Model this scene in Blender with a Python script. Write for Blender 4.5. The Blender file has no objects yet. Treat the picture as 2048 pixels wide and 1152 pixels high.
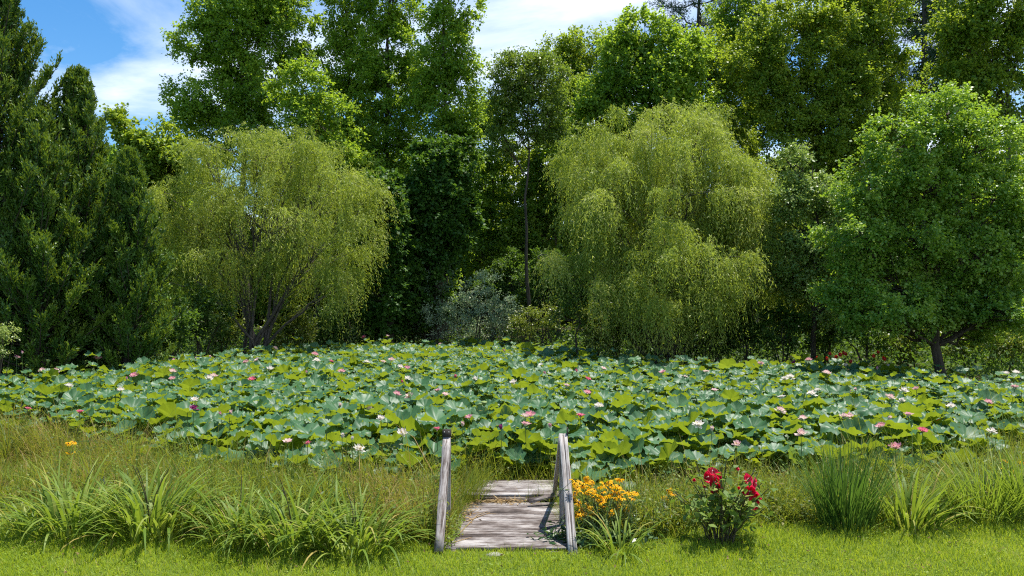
import bpy, math, numpy as np
from mathutils import Vector, Quaternion, Matrix
R = math.radians
rng = np.random.default_rng(11)
sc = bpy.context.scene
COL = sc.collection
CAMZ, F, HY = 2.5, 1600.0, 600.0          # eye height (m), focal length and horizon row of a 2048 px wide picture

def W(px, py, d):
    return np.array([(px - 1024) / F * d, d, CAMZ - (py - HY) / F * d])
def unit(a):
    return a / np.maximum(np.linalg.norm(a, axis=-1, keepdims=True), 1e-9)
def rand_dir(n):
    return unit(rng.normal(size=(n, 3)))

# ------------------------------------------------------------------ land
PX = np.array([-500, 0, 150, 300, 450, 600, 850, 905, 1000, 1105, 1160, 1250, 1400, 1500, 1650, 1800, 1950, 2048, 2600])
FD = np.array([16.5, 15.6, 14.6, 13.3, 12.1, 11.5, 11.4, 12.0, 12.3, 12.0, 11.2, 11.0, 11.9, 12.2, 12.0, 11.6, 12.4, 14.0, 15.])
BX = np.array([-500, 0, 150, 300, 420, 560, 700, 850, 1000, 1100, 1200, 1300, 1450, 1600, 1750, 1900, 2048, 2600])
BD = np.array([19.5, 20.5, 21.5, 23.5, 25.5, 30., 32., 33., 34., 31., 27., 24.5, 23.5, 23.8, 22.6, 20.7, 19.5, 18.])
def front_d(x, y):
    return np.interp(1024 + x / y * F, PX, FD)
def back_d(x, y):
    return np.interp(1024 + x / y * F, BX, BD)
WATER = -0.5
def ground_z(x, y):
    x = np.asarray(x, float); y = np.asarray(y, float)
    yy = np.maximum(y, 3.0)
    f = front_d(x, yy); b = back_d(x, yy)
    t = np.clip((yy - 8.7) / np.maximum(f - 8.7, .5), 0, 1)
    z = -0.52 * t * t * (3 - 2 * t)
    deep = np.clip((yy - f) / 1.5, 0, 1) * np.clip((b - yy) / 1.5 + .6, 0, 1)
    z = z - 0.4 * deep
    up = np.clip((yy - b) / 2.5, 0, 1)
    z = z * (1 - up) + (0.05 + 0.01 * np.clip(yy - b, 0, 40)) * up
    dock = np.clip((.95 - np.abs(x)) / .3, 0, 1) * np.clip((yy - 7.98) / .25, 0, 1) * np.clip((12.5 - yy) / .5, 0, 1)
    z = np.minimum(z, z * (1 - dock) + dock * (-.10 - .18 * np.clip(yy - 8, 0, 3)))
    z = z + 0.02 * np.sin(x * 1.3 + 2) * np.sin(yy * 1.1)
    return z

# ------------------------------------------------------------------ mesh plumbing
class Geo:
    def __init__(s):
        s.V = []; s.n = 0; s.Fc = {}; s.var = []
    def add(s, V, faces, mi=0, var=0.5):
        V = np.asarray(V, np.float32).reshape(-1, 3)
        for f in (faces if isinstance(faces, list) else [faces]):
            f = np.asarray(f, np.int64)
            if len(f) == 0: continue
            s.Fc.setdefault(f.shape[1], []).append((f + s.n, np.full(len(f), mi, np.int32)))
        v = np.asarray(var, np.float32)
        s.var.append(np.full(len(V), v, np.float32) if v.ndim == 0 else v.ravel())
        s.V.append(V); s.n += len(V)
    def mesh(s, name, mats, origin=(0, 0, 0), smooth=False):
        V = np.concatenate(s.V) - np.asarray(origin, np.float32)
        me = bpy.data.meshes.new(name)
        me.vertices.add(len(V)); me.vertices.foreach_set('co', np.ascontiguousarray(V, np.float32).ravel())
        loops, starts, mis, at = [], [], [], 0
        for k, lst in s.Fc.items():
            f = np.concatenate([a for a, _ in lst]); m = np.concatenate([b for _, b in lst])
            loops.append(f.ravel()); starts.append(at + np.arange(len(f)) * k); mis.append(m); at += f.size
        loops = np.concatenate(loops).astype(np.int32); starts = np.concatenate(starts).astype(np.int32)
        me.loops.add(len(loops)); me.loops.foreach_set('vertex_index', loops)
        me.polygons.add(len(starts)); me.polygons.foreach_set('loop_start', starts)
        me.polygons.foreach_set('material_index', np.concatenate(mis))
        if smooth: me.polygons.foreach_set('use_smooth', np.ones(len(starts), bool))
        a = me.attributes.new('var', 'FLOAT', 'POINT'); a.data.foreach_set('value', np.concatenate(s.var))
        for m in mats: me.materials.append(m)
        me.update(calc_edges=True)
        return me

def link(name, me, parent=None, loc=(0, 0, 0)):
    o = bpy.data.objects.new(name, me); COL.objects.link(o)
    o.location = [float(c) for c in loc]
    if parent is not None: o.parent = parent
    return o
def tag(o, label, cat, group=None):
    o['label'] = label; o['category'] = cat
    if group: o['group'] = group
    return o
def thing(name, label, cat, loc, group=None):
    o = bpy.data.objects.new(name, None); COL.objects.link(o)
    o.location = [float(c) for c in loc]; o.empty_display_size = .2
    return tag(o, label, cat, group)
def part(name, geo, mats, root, smooth=False):
    return link(name, geo.mesh(name, mats, tuple(root.location), smooth), root)
def structure(name, geo, mats, smooth=False, kind='structure'):
    o = link(name, geo.mesh(name, mats, (0, 0, 0), smooth)); o['kind'] = kind
    return o

def tube(g, pts, rad, sides=6, mi=0, var=.5):
    pts = np.asarray(pts, float); n = len(pts)
    rad = np.broadcast_to(np.asarray(rad, float), (n,)) if np.ndim(rad) else np.full(n, rad)
    T = unit(np.gradient(pts, axis=0))
    ref = np.where(np.abs(T[:, 2:3]) > .9, [[1., 0, 0]], [[0, 0, 1.]])
    ref = np.broadcast_to(ref[0], (n, 3))
    B = unit(np.cross(T, ref)); N = np.cross(B, T)
    a = np.arange(sides) / sides * 2 * math.pi
    ring = (B[:, None] * np.cos(a)[None, :, None] + N[:, None] * np.sin(a)[None, :, None]) * rad[:, None, None] + pts[:, None]
    i = np.arange(n - 1)[:, None] * sides; j = np.arange(sides)[None]; k = (j + 1) % sides
    f = np.stack([i + j, i + k, i + sides + k, i + sides + j], -1).reshape(-1, 4)
    g.add(ring.reshape(-1, 3), f, mi, var)
    if sides <= 8:
        g.add(ring[-1], np.arange(sides)[None], mi, var)
def bez(p0, p1, p2, n=7):
    t = np.linspace(0, 1, n)[:, None]
    return (1 - t) ** 2 * p0 + 2 * t * (1 - t) * p1 + t * t * p2
def wob(pts, a):
    p = np.array(pts, float); p[1:-1] += rng.normal(size=p[1:-1].shape) * a
    return p

def leaves(g, P, A, N, L, Wd, mi=0, var=.5, fold=.18, mid=.42):
    """one folded four-point leaf at each P along axis A"""
    n = len(P)
    L = np.broadcast_to(L, (n,))[:, None]; Wd = np.broadcast_to(Wd, (n,))[:, None]
    A = unit(A); B = unit(np.cross(A, N)); N = np.cross(B, A)
    m = P + A * L * mid + N * Wd * fold
    V = np.stack([P, m + B * Wd * .5, P + A * L, m - B * Wd * .5], 1)
    f = np.arange(n * 4).reshape(n, 4)
    v = np.repeat(np.broadcast_to(var, (n,)), 4)
    g.add(V, f, mi, v)

def ribbons(g, P, az, L, w, th0, bend, segs=3, mi=0, var=.5, base=.6, p=2.0):
    """arching strap leaves: az heading, th0 lean at the foot, bend extra lean at the tip (radians)"""
    n = len(P); s = np.linspace(0, 1, segs + 1)
    L, w, th0, bend, az = [np.broadcast_to(np.asarray(q, float), (n,)) for q in (L, w, th0, bend, az)]
    th = th0[:, None] + bend[:, None] * s[None] ** 1.3
    dl = L[:, None] / segs
    hm = np.concatenate([np.zeros((n, 1)), np.cumsum(np.sin((th[:, 1:] + th[:, :-1]) / 2) * dl, 1)], 1)
    zm = np.concatenate([np.zeros((n, 1)), np.cumsum(np.cos((th[:, 1:] + th[:, :-1]) / 2) * dl, 1)], 1)
    H = np.stack([np.cos(az), np.sin(az), np.zeros(n)], 1)
    tw = rng.normal(size=n) * .35
    Bv = np.stack([-np.sin(az + tw), np.cos(az + tw), np.zeros(n)], 1)
    C = P[:, None] + H[:, None] * hm[..., None]; C[..., 2] += zm
    ww = (w[:, None] * (base + (1 - base) * np.minimum(s * 3, 1)[None]) * (1 - s[None] ** p)) * .5
    Lf = C - Bv[:, None] * ww[..., None]; Rt = C + Bv[:, None] * ww[..., None]
    V = np.concatenate([np.stack([Lf[:, :-1], Rt[:, :-1]], 2).reshape(n, -1, 3), C[:, -1:]], 1)   # 2*segs + 1
    k = 2 * segs + 1; o = np.arange(n)[:, None] * k
    q = [np.concatenate([o + 2 * i, o + 2 * i + 1, o + 2 * i + 3, o + 2 * i + 2], 1) for i in range(segs - 1)]
    fs = [np.concatenate([o + 2 * segs - 2, o + 2 * segs - 1, o + 2 * segs], 1)]
    if q: fs.append(np.concatenate(q))
    g.add(V, fs, mi, np.repeat(np.broadcast_to(var, (n,)), k))

def box(g, c, s, rot=None, mi=0, var=.5, bev=.0):
    x = np.array([[i, j, k] for i in (-.5, .5) for j in (-.5, .5) for k in (-.5, .5)]) * np.asarray(s)
    if rot is not None: x = x @ np.asarray(rot).T
    f = [[0, 1, 3, 2], [4, 6, 7, 5], [0, 4, 5, 1], [2, 3, 7, 6], [0, 2, 6, 4], [1, 5, 7, 3]]
    g.add(x + np.asarray(c), np.array(f), mi, var)

# ------------------------------------------------------------------ materials
def newmat(name):
    m = bpy.data.materials.new(name); m.use_nodes = True
    nt = m.node_tree; nt.nodes.clear()
    return m, nt, nt.nodes, nt.links
def c4(c): return (*c, 1.0)
def attr_var(N):
    a = N.new('ShaderNodeAttribute'); a.attribute_name = 'var'; return a.outputs['Fac']
def ramp(N, L, src, stops, interp='LINEAR'):
    r = N.new('ShaderNodeValToRGB'); r.color_ramp.interpolation = interp
    e = r.color_ramp.elements
    while len(e) < len(stops): e.new(.5)
    for q, (p, c) in zip(e, stops): q.position = p; q.color = c4(c)
    L.new(src, r.inputs['Fac']); return r.outputs['Color']
def leafmat(name, stops, trans, tfac=.4, rough=.45, spec=.5, back=None):
    m, nt, N, L = newmat(name)
    col = ramp(N, L, attr_var(N), stops)
    if back is not None:
        g = N.new('ShaderNodeNewGeometry'); mx = N.new('ShaderNodeMix'); mx.data_type = 'RGBA'
        L.new(g.outputs['Backfacing'], mx.inputs['Factor']); L.new(col, mx.inputs['A']); mx.inputs['B'].default_value = c4(back)
        colp = mx.outputs['Result']
    else: colp = col
    p = N.new('ShaderNodeBsdfPrincipled'); L.new(colp, p.inputs['Base Color'])
    p.inputs['Roughness'].default_value = rough; p.inputs['Specular IOR Level'].default_value = spec
    t = N.new('ShaderNodeBsdfTranslucent')
    mt = N.new('ShaderNodeMix'); mt.data_type = 'RGBA'; mt.blend_type = 'MIX'
    mt.inputs['Factor'].default_value = .7; L.new(col, mt.inputs['A']); mt.inputs['B'].default_value = c4(trans)
    L.new(mt.outputs['Result'], t.inputs['Color'])
    s = N.new('ShaderNodeMixShader'); s.inputs['Fac'].default_value = tfac
    L.new(p.outputs[0], s.inputs[1]); L.new(t.outputs[0], s.inputs[2])
    o = N.new('ShaderNodeOutputMaterial'); L.new(s.outputs[0], o.inputs['Surface'])
    return m
def barkmat(name, c0, c1, scale=6.):
    m, nt, N, L = newmat(name)
    tc = N.new('ShaderNodeTexCoord'); mp = N.new('ShaderNodeMapping'); mp.inputs['Scale'].default_value = (scale, scale, scale * .18)
    L.new(tc.outputs['Object'], mp.inputs['Vector'])
    n = N.new('ShaderNodeTexNoise'); n.inputs['Scale'].default_value = 2.5; n.inputs['Detail'].default_value = 6
    L.new(mp.outputs[0], n.inputs['Vector'])
    col = ramp(N, L, n.outputs['Fac'], [(.3, c0), (.7, c1)])
    p = N.new('ShaderNodeBsdfPrincipled'); L.new(col, p.inputs['Base Color']); p.inputs['Roughness'].default_value = .9
    b = N.new('ShaderNodeBump'); b.inputs['Strength'].default_value = .6; b.inputs['Distance'].default_value = .02
    L.new(n.outputs['Fac'], b.inputs['Height']); L.new(b.outputs[0], p.inputs['Normal'])
    o = N.new('ShaderNodeOutputMaterial'); L.new(p.outputs[0], o.inputs['Surface'])
    return m
def plain(name, c, rough=.6, spec=.4):
    m, nt, N, L = newmat(name)
    n = N.new('ShaderNodeTexNoise'); n.inputs['Scale'].default_value = 25
    col = ramp(N, L, n.outputs['Fac'], [(.3, tuple(v * .75 for v in c)), (.7, tuple(min(v * 1.2, 1) for v in c))])
    p = N.new('ShaderNodeBsdfPrincipled'); L.new(col, p.inputs['Base Color'])
    p.inputs['Roughness'].default_value = rough; p.inputs['Specular IOR Level'].default_value = spec
    o = N.new('ShaderNodeOutputMaterial'); L.new(p.outputs[0], o.inputs['Surface'])
    return m

M = {}
M['poplar'] = leafmat('poplar_leaf', [(0, (0.0739, 0.1655, 0.02902)), (.5, (0.1679, 0.3069, 0.0387)), (1, (0.3359, 0.4536, 0.05321))], (0.5781, 0.7709, 0.03549), .42, .48, .3)
M['oak'] = leafmat('oak_leaf', [(0, (0.07094, 0.1562, 0.02464)), (.5, (0.1638, 0.2791, 0.0345)), (1, (0.3275, 0.4018, 0.05421))], (0.5475, 0.6712, 0.02956), .42, .48, .3)
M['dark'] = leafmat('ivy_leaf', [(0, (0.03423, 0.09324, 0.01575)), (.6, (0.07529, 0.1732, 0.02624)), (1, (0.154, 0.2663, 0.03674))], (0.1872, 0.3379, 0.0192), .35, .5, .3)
M['sparse'] = leafmat('cherry_leaf', [(0, (0.0735, 0.1444, 0.02205)), (.5, (0.147, 0.231, 0.0315)), (1, (0.273, 0.308, 0.05513))], (0.32, 0.448, 0.032), .42, .4)
M['maple'] = leafmat('maple_leaf', [(0, (0.08393, 0.187, 0.03002)), (.5, (0.1831, 0.3164, 0.04716)), (1, (0.3815, 0.4888, 0.08576))], (0.557, 0.798, 0.03302), .36, .42, .45)
M['pale'] = leafmat('pale_leaf', [(0, (0.1142, 0.2025, 0.04725)), (.5, (0.2448, 0.3544, 0.0945)), (1, (0.4894, 0.5316, 0.1701))], (0.441, 0.586, 0.0825), .35, .42, .45)
M['willow'] = leafmat('willow_leaf', [(0, (0.1467, 0.2164, 0.03849)), (.5, (0.2934, 0.3669, 0.06159)), (1, (0.5031, 0.5267, 0.1444))], (0.5534, 0.6657, 0.0408), .42, .55, .3)
M['cedar'] = leafmat('cedar_spray', [(0, (0.02718, 0.08361, 0.01855)), (.5, (0.08302, 0.1825, 0.02385)), (1, (0.2114, 0.304, 0.03313))], (0.2649, 0.352, 0.01361), .32, .5)
M['pine'] = leafmat('pine_needle', [(0, (0.018, 0.057, 0.027)), (.5, (0.0375, 0.0975, 0.042)), (1, (0.09, 0.165, 0.0675))], (0.084, 0.168, 0.042), .22, .4)
M['silver'] = leafmat('silver_leaf', [(0, (0.135, 0.21, 0.1205)), (.5, (0.315, 0.42, 0.2411)), (1, (0.6075, 0.672, 0.4305))], (0.2746, 0.4118, 0.1373), .3, .5, .35)
M['olive'] = leafmat('olive_leaf', [(0, (0.0675, 0.1173, 0.0168)), (.5, (0.15, 0.207, 0.03)), (1, (0.285, 0.3036, 0.072))], (0.33, 0.4114, 0.0297), .4, .4)
M['under'] = leafmat('shrub_leaf', [(0, (0.03494, 0.08694, 0.01663)), (.5, (0.07644, 0.1546, 0.02772)), (1, (0.1747, 0.2512, 0.05544))], (0.2246, 0.3775, 0.0208), .38, .5, .3)
M['lawn'] = leafmat('lawn_blade', [(0, (0.1932, 0.294, 0.01792)), (.5, (0.2898, 0.406, 0.02464)), (.9, (0.4025, 0.462, 0.0392)), (1, (0.5152, 0.42, 0.1344))], (0.5244, 0.6, 0.0252), .45, .5, .3)
M['weed'] = leafmat('weed_blade', [(0, (0.414, 0.2376, 0.081)), (.2, (0.3312, 0.2376, 0.063)), (.35, (0.1794, 0.202, 0.0225)), (.55, (0.0552, 0.11, 0.0135)), (1, (0.2346, 0.3208, 0.027))], (0.4195, 0.4444, 0.03312), .4, .5, .3)
M['dead'] = leafmat('dead_leaf', [(0, (.035, .022, .012)), (.5, (.10, .06, .025)), (1, (.22, .15, .07))], (.15, .09, .03), .25, .7, .2)
M['daylily'] = leafmat('daylily_leaf', [(0, (0.0845, 0.1552, 0.018)), (.5, (0.169, 0.253, 0.03)), (.85, (0.312, 0.3565, 0.07)), (1, (0.468, 0.345, 0.1))], (0.384, 0.506, 0.032), .38, .5, .22)
M['reed'] = leafmat('reed_leaf', [(0, (.03, .085, .016)), (.5, (.06, .135, .022)), (1, (.15, .22, .04))], (.18, .32, .03), .35, .5, .25)
M['lotus'] = leafmat('lotus_blade', [(0, (0.05013, 0.144, 0.05788)), (.5, (0.07669, 0.1872, 0.07857)), (.8, (0.1062, 0.2304, 0.09509)), (.9, (0.1533, 0.2593, 0.01653)), (1, (0.2476, 0.3025, 0.0124))], (0.4685, 0.5569, 0.001872), .38, .46, .42, back=(.17, .25, .012))
M['lotus_stalk'] = plain('lotus_stalk', (.075, .14, .03))
M['hibleaf'] = leafmat('hibiscus_leaf', [(0, (0.081, 0.15, 0.022)), (.5, (0.1519, 0.24, 0.044)), (1, (0.2835, 0.345, 0.077))], (0.286, 0.414, 0.03), .35, .5, .25)
M['rudleaf'] = leafmat('rudbeckia_leaf', [(0, (.022, .065, .016)), (.5, (.045, .105, .025)), (1, (.10, .17, .04))], (.14, .26, .03), .35, .4)
M['pick'] = leafmat('pickerel_leaf', [(0, (.04, .11, .02)), (.5, (.08, .18, .03)), (1, (.14, .25, .05))], (.22, .38, .03), .35, .3)
M['stem'] = plain('green_stem', (.05, .10, .025))
M['redstem'] = plain('brown_stem', (.07, .06, .03))
M['petal_pink'] = leafmat('pink_petal', [(0, (0.8568, 0.95, 0.6864)), (.4, (0.8033, 0.5625, 0.5491)), (1, (0.7069, 0.1875, 0.3775))], (0.85, 0.5625, 0.5265), .4, .5)
M['petal_deep'] = leafmat('deep_pink_petal', [(0, (0.847, 0.715, 0.51)), (.5, (0.7986, 0.2288, 0.306)), (1, (0.6655, 0.0858, 0.204))], (0.8, 0.24, 0.3375), .4, .5)
M['petal_pale'] = leafmat('pale_petal', [(0, (0.85, 0.848, 0.686)), (.6, (0.84, 0.6996, 0.6468)), (1, (0.8, 0.4452, 0.49))], (0.9, 0.65, 0.62), .4, .5)
M['petal_white'] = leafmat('white_petal', [(0, (.82, .78, .62)), (.6, (.86, .83, .78)), (1, (.85, .74, .74))], (.90, .82, .72), .4, .5)
M['petal_purple'] = leafmat('purple_petal', [(0, (.35, .06, .20)), (1, (.25, .03, .16))], (.40, .05, .22), .3, .5)
M['petal_red'] = leafmat('red_petal', [(0, (0.405, 0.01, 0.0375)), (.5, (0.702, 0.015, 0.075)), (1, (0.837, 0.05, 0.135))], (0.9, 0.02, 0.09), .4, .45)
M['petal_gold'] = leafmat('golden_petal', [(0, (0.8, 0.374, 0.004)), (.5, (0.86, 0.462, 0.006)), (1, (0.9, 0.55, 0.01))], (0.92, 0.528, 0.006), .35, .6, .2)
M['petal_scarlet'] = leafmat('scarlet_petal', [(0, (.50, .02, .01)), (1, (.72, .06, .03))], (.8, .05, .02), .4, .5)
M['petal_orange'] = leafmat('orange_petal', [(0, (.70, .16, .004)), (1, (.80, .26, .01))], (.85, .25, .01), .35, .5)
M['petal_blue'] = leafmat('blue_petal', [(0, (.09, .09, .30)), (1, (.20, .19, .46))], (.2, .2, .5), .3, .5)
M['cone'] = plain('dark_cone', (.028, .014, .008), .8)
M['pod'] = plain('seed_pod', (.20, .27, .07), .6)
M['receptacle'] = plain('yellow_receptacle', (.62, .42, .04), .6)
M['bark'] = barkmat('bark_brown', (.030, .022, .015), (.10, .078, .055))
M['bark_grey'] = barkmat('bark_grey', (.045, .038, .030), (.15, .125, .10))
M['straw'] = leafmat('straw', [(0, (.22, .13, .05)), (.5, (.36, .24, .10)), (1, (.50, .38, .20))], (.40, .28, .12), .2, .7, .2)
M['metal'] = plain('dark_metal', (.035, .035, .035), .5)
M['nail'] = plain('nail_head', (.65, .65, .63), .4)
M['dark_end'] = plain('dark_end_wood', (.05, .042, .036), .9, .1)
M['stone'] = plain('grey_stone', (.30, .29, .26), .85)

def woodmat(name, axis, slope=0.):
    """silvered boards with dark mildew: grain runs along the given axis"""
    m, nt, N, L = newmat(name)
    tc = N.new('ShaderNodeTexCoord'); rot = N.new('ShaderNodeMapping'); rot.inputs['Rotation'].default_value = (slope, 0, 0); L.new(tc.outputs['Object'], rot.inputs['Vector'])
    def noise(scl, s, det=8, rough=.65):
        mp = N.new('ShaderNodeMapping'); mp.inputs['Scale'].default_value = scl; L.new(rot.outputs[0], mp.inputs['Vector'])
        n = N.new('ShaderNodeTexNoise'); n.inputs['Scale'].default_value = s; n.inputs['Detail'].default_value = det; n.inputs['Roughness'].default_value = rough
        L.new(mp.outputs[0], n.inputs['Vector']); return n.outputs['Fac']
    k_ = 14. if axis == 0 else 12.; st = [k_] * 3; st[axis] = .6 if axis == 0 else .35
    grain = noise(st, 5.0); fine = noise([v * 3 for v in st], 6.0); blot = noise((1.4, 1.7, 1.2), 1.5, 5); med = noise([v * .35 for v in st], 6.)
    def math_(op, a, b):
        q = N.new('ShaderNodeMath'); q.operation = op
        for i, v in enumerate((a, b)):
            if isinstance(v, (int, float)): q.inputs[i].default_value = v
            else: L.new(v, q.inputs[i])
        return q.outputs[0]
    a = attr_var(N)
    s = math_('ADD', math_('MULTIPLY', grain, 1.25), math_('MULTIPLY', fine, .8))
    s = math_('ADD', s, math_('SUBTRACT', math_('MULTIPLY', blot, 1.2), .38) if axis == 0 else math_('ADD', math_('MULTIPLY', blot, .45), .12)); s = math_('ADD', s, math_('MULTIPLY', med, .5))
    s = math_('ADD', s, math_('MULTIPLY', math_('SUBTRACT', a, .5), .2))
    s = math_('SUBTRACT', s, 1.10)
    col = ramp(N, L, s, [(.18, (.035, .026, .022)), (.36, (.13, .10, .085)), (.48, (.27, .24, .22)), (.62, (.40, .37, .345)), (.85, (.52, .50, .475))])
    p = N.new('ShaderNodeBsdfPrincipled'); L.new(col, p.inputs['Base Color']); p.inputs['Roughness'].default_value = .85
    p.inputs['Specular IOR Level'].default_value = .25
    b = N.new('ShaderNodeBump'); b.inputs['Strength'].default_value = .5; b.inputs['Distance'].default_value = .006
    L.new(math_('ADD', grain, fine), b.inputs['Height']); L.new(b.outputs[0], p.inputs['Normal'])
    o = N.new('ShaderNodeOutputMaterial'); L.new(p.outputs[0], o.inputs['Surface'])
    return m
M['deck'] = woodmat('weathered_deck', 0)
M['rail'] = woodmat('weathered_rail', 2, R(49)); M['post'] = woodmat('weathered_post', 2)

def groundmat():
    m, nt, N, L = newmat('soil_and_turf')
    g = N.new('ShaderNodeNewGeometry')
    n = N.new('ShaderNodeTexNoise'); n.inputs['Scale'].default_value = 1.3; n.inputs['Detail'].default_value = 8
    L.new(g.outputs['Position'], n.inputs['Vector'])
    n2 = N.new('ShaderNodeTexNoise'); n2.inputs['Scale'].default_value = 30; n2.inputs['Detail'].default_value = 4
    L.new(g.outputs['Position'], n2.inputs['Vector'])
    turf = ramp(N, L, n2.outputs['Fac'], [(.3, (.05, .085, .012)), (.7, (.13, .17, .03))])
    soil = ramp(N, L, n.outputs['Fac'], [(.3, (.018, .015, .009)), (.7, (.055, .042, .024))])
    mx = N.new('ShaderNodeMix'); mx.data_type = 'RGBA'
    L.new(attr_var(N), mx.inputs['Factor']); L.new(soil, mx.inputs['A']); L.new(turf, mx.inputs['B'])
    p = N.new('ShaderNodeBsdfPrincipled'); L.new(mx.outputs['Result'], p.inputs['Base Color']); p.inputs['Roughness'].default_value = .95
    p.inputs['Specular IOR Level'].default_value = .1
    o = N.new('ShaderNodeOutputMaterial'); L.new(p.outputs[0], o.inputs['Surface'])
    return m
M['ground'] = groundmat()
def watermat():
    m, nt, N, L = newmat('pond_water')
    n = N.new('ShaderNodeTexNoise'); n.inputs['Scale'].default_value = 3
    p = N.new('ShaderNodeBsdfPrincipled'); p.inputs['Base Color'].default_value = (.012, .016, .009, 1)
    p.inputs['Roughness'].default_value = .06; p.inputs['IOR'].default_value = 1.33
    b = N.new('ShaderNodeBump'); b.inputs['Strength'].default_value = .08; L.new(n.outputs['Fac'], b.inputs['Height']); L.new(b.outputs[0], p.inputs['Normal'])
    o = N.new('ShaderNodeOutputMaterial'); L.new(p.outputs[0], o.inputs['Surface'])
    return m
M['water'] = watermat()

# ------------------------------------------------------------------ ground and water
xs = np.concatenate([[-900, -300, -120], np.linspace(-60, -22, 30), np.linspace(-21, 21, 210), np.linspace(22, 60, 30), [120, 300, 900]])
ys = np.concatenate([[-900, -200, -40, -5], np.linspace(2, 15, 120), np.linspace(15.3, 40, 80), np.linspace(42, 80, 20), [140, 300, 1500]])
X, Y = np.meshgrid(xs, ys); Z = ground_z(X, np.maximum(Y, 2)); Z = np.where((Y > 100) | (np.abs(X) > 100), .4, Z); Z = np.where(Y < 3, np.where(np.abs(X) > 100, 0, Z), Z)
g = Geo(); nx = len(xs); i = np.arange(len(ys) - 1)[:, None] * nx; j = np.arange(nx - 1)[None]
ff = np.stack([i + j, i + j + 1, i + nx + j + 1, i + nx + j], -1).reshape(-1, 4)
turf = np.clip((9.6 - Y) / 1.0, 0, 1) * np.ones_like(X)
turf = np.maximum(turf, np.where((np.abs(X) > 15) & (Y < 60), .85, 0) * np.ones_like(X)); turf = np.maximum(turf, np.clip((-6.2 - X) / 1.0, 0, 1) * np.clip((13 - Y), 0, 1))
g.add(np.stack([X, Y, Z], -1).reshape(-1, 3), ff, 0, turf.ravel())
structure('ground', g, [M['ground']], True)
g = Geo()
wx = np.linspace(-30, 30, 61); wy = np.linspace(9.5, 37, 40); WX, WY = np.meshgrid(wx, wy); n_ = len(wx)
i = np.arange(len(wy) - 1)[:, None] * n_; j = np.arange(n_ - 1)[None]
g.add(np.stack([WX, WY, np.full_like(WX, WATER)], -1).reshape(-1, 3), np.stack([i + j, i + j + 1, i + n_ + j + 1, i + n_ + j], -1).reshape(-1, 4))
structure('pond_water', g, [M['water']])

def scatter(n, x0, x1, y0, y1):
    return np.stack([rng.uniform(x0, x1, n), rng.uniform(y0, y1, n)], 1)
def onto(P2, dz=0.):
    return np.stack([P2[:, 0], P2[:, 1], ground_z(P2[:, 0], P2[:, 1]) + dz], 1)
def pxof(P):
    return 1024 + P[:, 0] / P[:, 1] * F
def smooth_noise(x, y, k=1., ph=0.):
    return (np.sin(x * 1.7 * k + ph) * np.cos(y * 2.3 * k + ph * 2) + np.sin(x * 3.9 * k + y * 2.1 * k + ph) * .6 + np.sin(y * 5.3 * k - x * 1.1 * k + 1.3 * ph) * .4) / 2.

# ------------------------------------------------------------------ lawn
LE_PX = np.array([-400, 0, 120, 400, 800, 870, 1150, 1250, 1450, 1650, 1800, 2048, 2500])
LE_D = np.array([9.6, 9.4, 8.75, 8.5, 8.35, 8.15, 8.1, 8.3, 8.9, 9.1, 9.0, 9.35, 9.6])
def lawn_edge(P): return np.interp(pxof(P), LE_PX, LE_D)
P2 = scatter(340000, -8.6, 8.6, 6.0, 9.7)
P2 = P2[np.abs(P2[:, 0]) < P2[:, 1] * .86]
edge = lawn_edge(P2)
P2 = P2[(P2[:, 1] < edge + rng.normal(size=len(P2)) * .18)]
P2 = P2[~((np.abs(P2[:, 0] - .0) < .64) & (P2[:, 1] > 7.93))]
keep = rng.random(len(P2)) < .86 + .2 * smooth_noise(P2[:, 0], P2[:, 1], 1.6)
P2 = P2[keep]; n = len(P2); P = onto(P2, -.005)
h = rng.gamma(6, .0075, n) * (1 + .35 * smooth_noise(P2[:, 0], P2[:, 1], 1.1, 2)) + .012
v = np.clip(.42 + .26 * smooth_noise(P2[:, 0], P2[:, 1], .9, 1) + .2 * smooth_noise(P2[:, 0], P2[:, 1], 4.2, 3) + rng.normal(size=n) * .25, 0, 1)
g = Geo(); ribbons(g, P, rng.uniform(0, 6.283, n), h, rng.uniform(.004, .008, n), rng.uniform(0, .6, n), rng.uniform(.1, 1.1, n), 2, 0, v, .9)
# clover and low broad leaves in the turf
P2 = scatter(16000, -6.2, 6.2, 6.4, 9.4); P2 = P2[(P2[:, 1] < lawn_edge(P2)) & (smooth_noise(P2[:, 0], P2[:, 1], 1.9, 5) > .15) & ~((np.abs(P2[:, 0]) < .64) & (P2[:, 1] > 7.9))]
P = onto(P2, .02); n = len(P); P[:, 2] += rng.uniform(0, .03, n)
leaves(g, P, rand_dir(n) * [1, 1, .3], np.array([0, 0, 1.]) + rng.normal(size=(n, 3)) * .3, rng.uniform(.015, .03, n), rng.uniform(.012, .022, n), 0, np.clip(rng.normal(.25, .2, n), 0, 1))
P2 = scatter(700, -6.2, 6.2, 6.4, 9.2); P2 = P2[(P2[:, 1] < lawn_edge(P2)) & ~((np.abs(P2[:, 0]) < .64) & (P2[:, 1] > 7.9))]; n = len(P2); P = onto(P2, .03); P[:, 2] += rng.uniform(0, .02, n)
leaves(g, P, rand_dir(n) * [1, 1, .3], np.array([0, 0, 1.]) + rng.normal(size=(n, 3)) * .4, rng.uniform(.02, .05, n), rng.uniform(.01, .03, n), 1, rng.uniform(.3, 1, n))
structure('lawn_grass', g, [M['lawn'], M['dead']], kind='stuff')

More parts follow.
